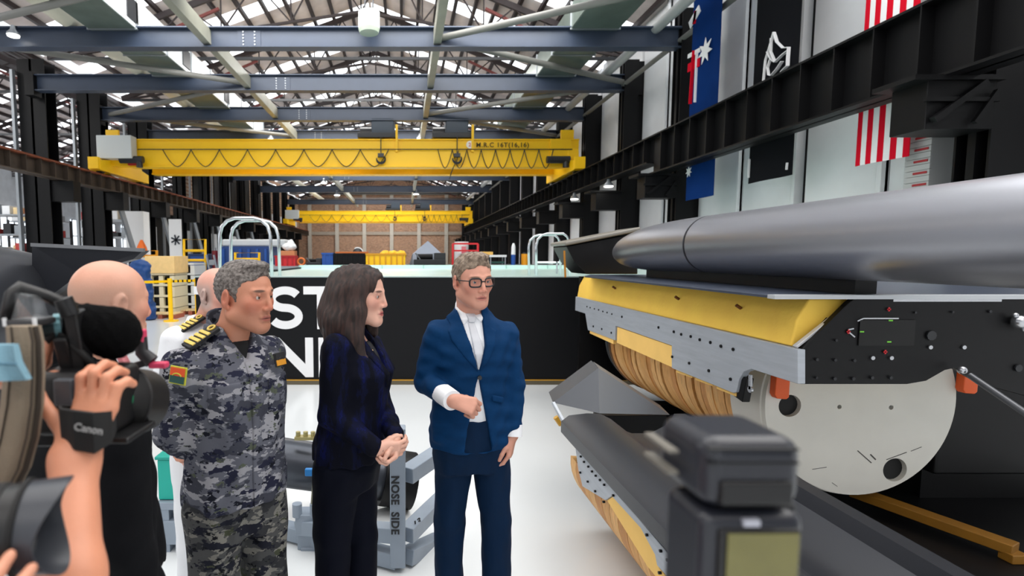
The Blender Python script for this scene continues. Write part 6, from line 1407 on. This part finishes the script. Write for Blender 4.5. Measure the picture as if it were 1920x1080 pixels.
jk = Sdf(); jk.prof(B, st, .02); limb(jk, sh_, el, el + (wr - el) * .05, .064, .056, .054, .03); limb(jk, shl, ell, ell + (wrl - ell) * .6, .062, .052, .042, .03); clay('shirt', jk, .01, mat('operator shirt', (40, 46, 60), .85), op)
tr = Sdf(); tr.prof(B, [(.82, 0, 0, .17, .125), (.98, 0, 0, .165, .12)], .04); legset(tr, hips, (.1, .075, .065)); tr.cut((0, 0, -1), (0, 0, .06)); clay('trousers', tr, .012, mat('operator trousers', (30, 32, 38), .85), op)
hs = Sdf(); short_hair(hs, H, s); clay('hair', hs, .006, mat('hair black', (30, 26, 24), .6), op)
for a, b, c in hips: shoe(op, c, (.3, 1, 0))
# grip strap of the video camera across the back of the hand
pts = [W(112, 780, .742), W(116, 796, .700), W(140, 806, .680), W(178, 812, .682), W(206, 802, .71), W(216, 790, .75)]
rg = []
for i, q in enumerate(pts):
    h = [.016, .022, .026, .027, .022, .016][i]; o = V((.0, -.003, 0)); rg.append([q + V((0, 0, h)) + o, q + V((0, 0, -h)) + o, q + V((0, .006, -h)) + o, q + V((0, .006, h)) + o])
MB().loft(rg).build('hand_strap', M_rub, vc, smooth=True)
text_mesh('Canon', .014, frame(W(138, 806, .672), (1, 0, -.18), (.18, 0, 1)), mat('strap print', (150, 150, 150), .6), vc, name='lettering', depth=.0005, bold=.0003)
# beige padded strap and blue cloth at the very left
M_beige = mat('beige canvas', (142, 128, 110), .9, var=.06, scale=30, bump=.3, bscale=300); M_seam = mat('seam dark', (60, 52, 44), .9)
bp = thing('padded_strap', 'beige padded canvas strap hanging from the video camera at the left edge', 'strap', W(40, 760, .70))
cl_ = [(38, 612, 28), (42, 640, 30), (40, 700, 34), (36, 760, 36), (26, 820, 38), (10, 880, 38), (-20, 940, 36)]
rg = []
for x, y, h in cl_:
    a, m_, b = W(x - h, y, .70), W(x, y, .685), W(x + h, y, .70); rg.append([a, a.lerp(m_, .5) + V((0, -.006, 0)), m_ + V((0, -.002, 0)), m_.lerp(b, .5) + V((0, -.006, 0)), b, b + V((0, .012, 0)), m_ + V((0, .016, 0)), a + V((0, .012, 0))])
MB().loft(rg).build('pad', M_beige, bp, smooth=True)
for sx in (-.62, .62, 1.0): MB().tube([W(x + sx * h, y, .684 + .014 * abs(sx) ** 2 - (.004 if sx < 1 else 0)) for x, y, h in cl_], .0014 if sx < 1 else .0035, 6).build('seam', M_seam, bp)
bc2 = thing('blue_cloth', 'folded pale blue cloth hanging over the beige strap at the left edge', 'cloth', W(15, 690, .64))
rg = []
for u in np.linspace(0, 1, 9):
    t_, b_ = W(-60 + 84 * u, 645 + 2 * u, .655 - .01 * math.sin(u * 7)), W(-60 + 110 * u, 718 - 5 * u, .645 + .006 * math.sin(u * 9)); m_ = t_.lerp(b_, .5) + V((0, -.006, 0)); rg.append([t_, m_, b_, b_ + V((0, .01, 0)), m_ + V((0, .012, 0)), t_ + V((0, .01, 0))])
MB().loft(rg).build('fold', mat('pale blue cloth', (118, 156, 172), .9, bump=.2, bscale=200), bc2, smooth=True); MB().tube([r_[1] for r_ in rg], .0016, 6).build('hem_seam', mat('cloth seam', (96, 136, 156), .9), bc2)
# ---------------------------------------------------------------- second photographer: lens with petal hood
ph = thing('photo_camera', 'black camera lens with a petal hood in the lower left corner', 'camera', W(40, 985, .56))
a, b = W(-66, 995, .50), W(78, 985, .52); d = (b - a).normalized(); L_ = (b - a).length
u = V((0, 0, 1)); u = (u - d * u.dot(d)).normalized(); x_ = d.cross(u)
MB().tube([a - d * .06, a + d * L_ * .1, a + d * L_ * .3], [.036, .037, .04], 40).build('lens_barrel', M_cb, ph, smooth=True)
MB().tube([a + d * L_ * .30, a + d * L_ * .32, a + d * L_ * .5, a + d * L_ * .52], [.041, .0435, .0435, .042], 40).build('focus_ring', M_rub, ph, smooth=True)
MB().tube([a + d * L_ * .52, a + d * L_ * .72], [.042, .043], 40).build('lens_barrel', M_cb, ph, smooth=True)
MB().tube([a + d * L_ * .72, a + d * L_ * .74, a + d * L_ * .80, a + d * L_ * .82], [.044, .047, .047, .044], 40).build('hood_mount', M_rub, ph, smooth=True)
n = 64; r0, r1, r2 = [], [], []
for k in range(n + 1):
    t = 2 * math.pi * k / n; ln = (.018 + .02 * (.5 + .5 * math.cos(2 * t)) ** .8); rad = u * math.cos(t) + x_ * math.sin(t); q = a + d * L_ * .8
    r0.append([q + rad * .044, q + d * ln + rad * .0475, q + d * ln + rad * .0455, q + rad * .042])
MB().loft(r0, cap=False).build('petal_hood', mat('hood grey', (54, 57, 64), .35), ph, smooth=True)
MB().cyl(a + d * L_ * .81, a + d * L_ * .83, .04, n=40).build('front_glass', mat('coated glass', (14, 16, 22), .05, coat=1), ph, smooth=True)
M4 = Matrix((d, x_, u)).transposed()
MB().cbox(a - d * .09, (.06, .13, .1), M4).cbox(a - d * .09 + u * .065, (.05, .05, .04), M4).build('camera_body', M_cb, ph, bevel=.008)
op2 = thing('person', 'photographer at the lower left corner whose fingers support the petal hooded lens', 'person', (-.66, 0, 0))
B = body_frame((-.66, 0), 84); H = head_frame((-.65, .04, 1.62), 75); s = .96
wr = W(-48, 1362, .435); el = V((-.45, .3, 1.2)); sh_ = V((-.5, .02, 1.35)); shl = V((-.82, .0, 1.35)); ell = V((-.72, .22, 1.18)); wrl = V((-.60, .43, 1.43))
hips = [(V((-.575, 0, .86)), V((-.575, .02, .47)), V((-.575, 0, .09))), (V((-.745, 0, .86)), V((-.745, .02, .47)), V((-.745, 0, .09)))]
st = [(.88, 0, 0, .165, .125), (1.1, 0, 0, .155, .12), (1.28, 0, 0, .165, .12), (1.36, 0, 0, .165, .105), (1.41, 0, 0, .11, .08), (1.46, 0, 0, .065, .06)]
bs = Sdf(); head_sdf(bs, H, s, 0, A3(B @ V((0, 0, 1.41)))); bs.prof(B, [(z, a_, b_, c_ - .02, d_ - .02) for z, a_, b_, c_, d_ in st], .02)
for q in hips: limb(bs, *q, .07, .05, .04)
limb(bs, sh_, el, wr, .042, .036, .028); limb(bs, shl, ell, wrl, .042, .036, .026)
h1 = Sdf(); h1.rc(wr, wr + (el - wr) * .3, .028, .033); hand_sdf(h1, wr, (.16, .02, 1), (.1, 1, .1), 1, [(8, 30, 20), (6, 26, 20), (10, 30, 20), (14, 34, 20)], .8, (.8, .6, .1))
h2 = Sdf(); h2.rc(wrl, wrl + (ell - wrl) * .2, .028); hand_sdf(h2, wrl, (.6, .5, .3), (.6, -.4, .1), 1, [40] * 4, .9)
c = H.translation; parts = []
for S2, r_, lo_, hi_ in ((bs, .006, [c.x - .16, c.y - .16, 1.43], None), (bs, .015, None, [9, 9, 1.442]), (h1, .003, None, None), (h2, .004, None, None)):
    Fd, G, l = S2.field(r_, lo_, hi_); v, q = nets(Fd, l, r_); parts.append((relax(v, q, 2), q))
mesh_np('body', parts, face_skin('photographer', (214, 150, 122), (180, 110, 100), (90, 70, 60), H, s), op2)
jk = Sdf(); jk.prof(B, st, .02); limb(jk, sh_, el, el + (wr - el) * .3, .058, .05, .044, .03); limb(jk, shl, ell, ell + (wrl - ell) * .5, .058, .05, .042, .03); clay('shirt', jk, .01, mat('photographer shirt', (120, 60, 54), .85), op2)
tr = Sdf(); tr.prof(B, [(.78, 0, 0, .16, .12), (.94, 0, 0, .155, .115)], .04); legset(tr, hips, (.095, .07, .06)); tr.cut((0, 0, -1), (0, 0, .06)); clay('trousers', tr, .012, mat('photographer trousers', (44, 50, 64), .85), op2)
hs = Sdf(); short_hair(hs, H, s); clay('hair', hs, .006, mat('hair brown', (52, 38, 30), .6), op2)
for q in hips: shoe(op2, q[2], (.2, 1, 0))
# ---------------------------------------------------------------- flash unit in the near right
fl = thing('camera_flash', 'black hot shoe flash seen from behind with an olive display, very near at the right', 'flash', W(1410, 950, .40))
YF = .40; M_fl = mat('flash plastic', (36, 38, 46), .3); M_fl2 = mat('flash dark plastic', (10, 10, 13), .4)
def rbox(px0, py0, px1, py1, y0, y1, nm, m, bv, par=None): return MB().box(*wb(px0, py0, px1, py1, y0, y1)).build(nm, m, par or fl, bevel=bv, seg=4)
rbox(1318, 826, 1516, 958, YF, YF + .078, 'flash_head', M_fl, .014)
rbox(1352, 905, 1492, 950, YF - .004, YF + .02, 'head_recess', M_fl2, .003)
for y_ in (842, 868): MB().box(*wb(1330, y_, 1500, y_ + 3, YF - .0012, YF + .004)).build('head_groove', M_fl2, fl)
for k in range(2): MB().box(wb(1318, 890 - k * 30, 1322, 896 - k * 30, YF, 1)[0] - .003, wb(1318, 0, 1322, 10, YF, 1)[0] + .004, YF + .03, YF + .075, wb(0, 884 - k * 40, 1, 890 - k * 40, YF + .03, 1)[4], wb(0, 884 - k * 40, 1, 890 - k * 40, YF + .03, 1)[5]).build('side_slot', mat('slot grey', (120, 116, 108), .4), fl)
rbox(1345, 945, 1500, 985, YF + .012, YF + .06, 'hinge', M_fl2, .006)
bx_ = wb(1300, 966, 1516, 1320, YF, YF + .06); MB().box(*bx_).build('flash_body', M_fl, fl, bevel=.01, seg=4)
rbox(1340, 994, 1506, 1180, YF - .003, YF + .01, 'display_bezel', M_fl2, .003)
MB().box(*wb(1360, 1002, 1500, 1120, YF - .0045, YF)).build('display', mat('olive display', (112, 108, 62), .25, var=.1, scale=20), fl)
MB().box(*wb(1395, 976, 1426, 988, YF - .002, YF + .002)).build('small_print', mat('print pale', (176, 178, 190), .5), fl)
for k in range(3): MB().cyl(V((bx_[0] + .03 + k * .017, YF - .004, bx_[4] + .02)), V((bx_[0] + .03 + k * .017, YF + .004, bx_[4] + .02)), .005, n=12).build('button', M_fl2, fl)
zb3 = bx_[4]; MB().box(bx_[0] + .03, bx_[1] - .03, YF + .01, YF + .05, zb3 - .012, zb3 + .002).build('foot', M_galv, fl)
cb3 = thing('monopod_camera', 'black camera on a monopod carrying the near flash', 'camera', ((bx_[0] + bx_[1]) / 2, YF + .03, 0)); mx_ = (bx_[0] + bx_[1]) / 2
MB().box(mx_ - .07, mx_ + .07, YF + .0, YF + .07, zb3 - .115, zb3 - .013).build('camera_body', M_cb, cb3, bevel=.01); MB().cyl((mx_, YF + .07, zb3 - .07), (mx_, YF + .17, zb3 - .07), .038, n=28).build('lens', M_cb, cb3, smooth=True); MB().cyl((mx_, YF + .035, 0), (mx_, YF + .035, zb3 - .115), .014, n=14).build('monopod', M_dk, cb3, smooth=True)
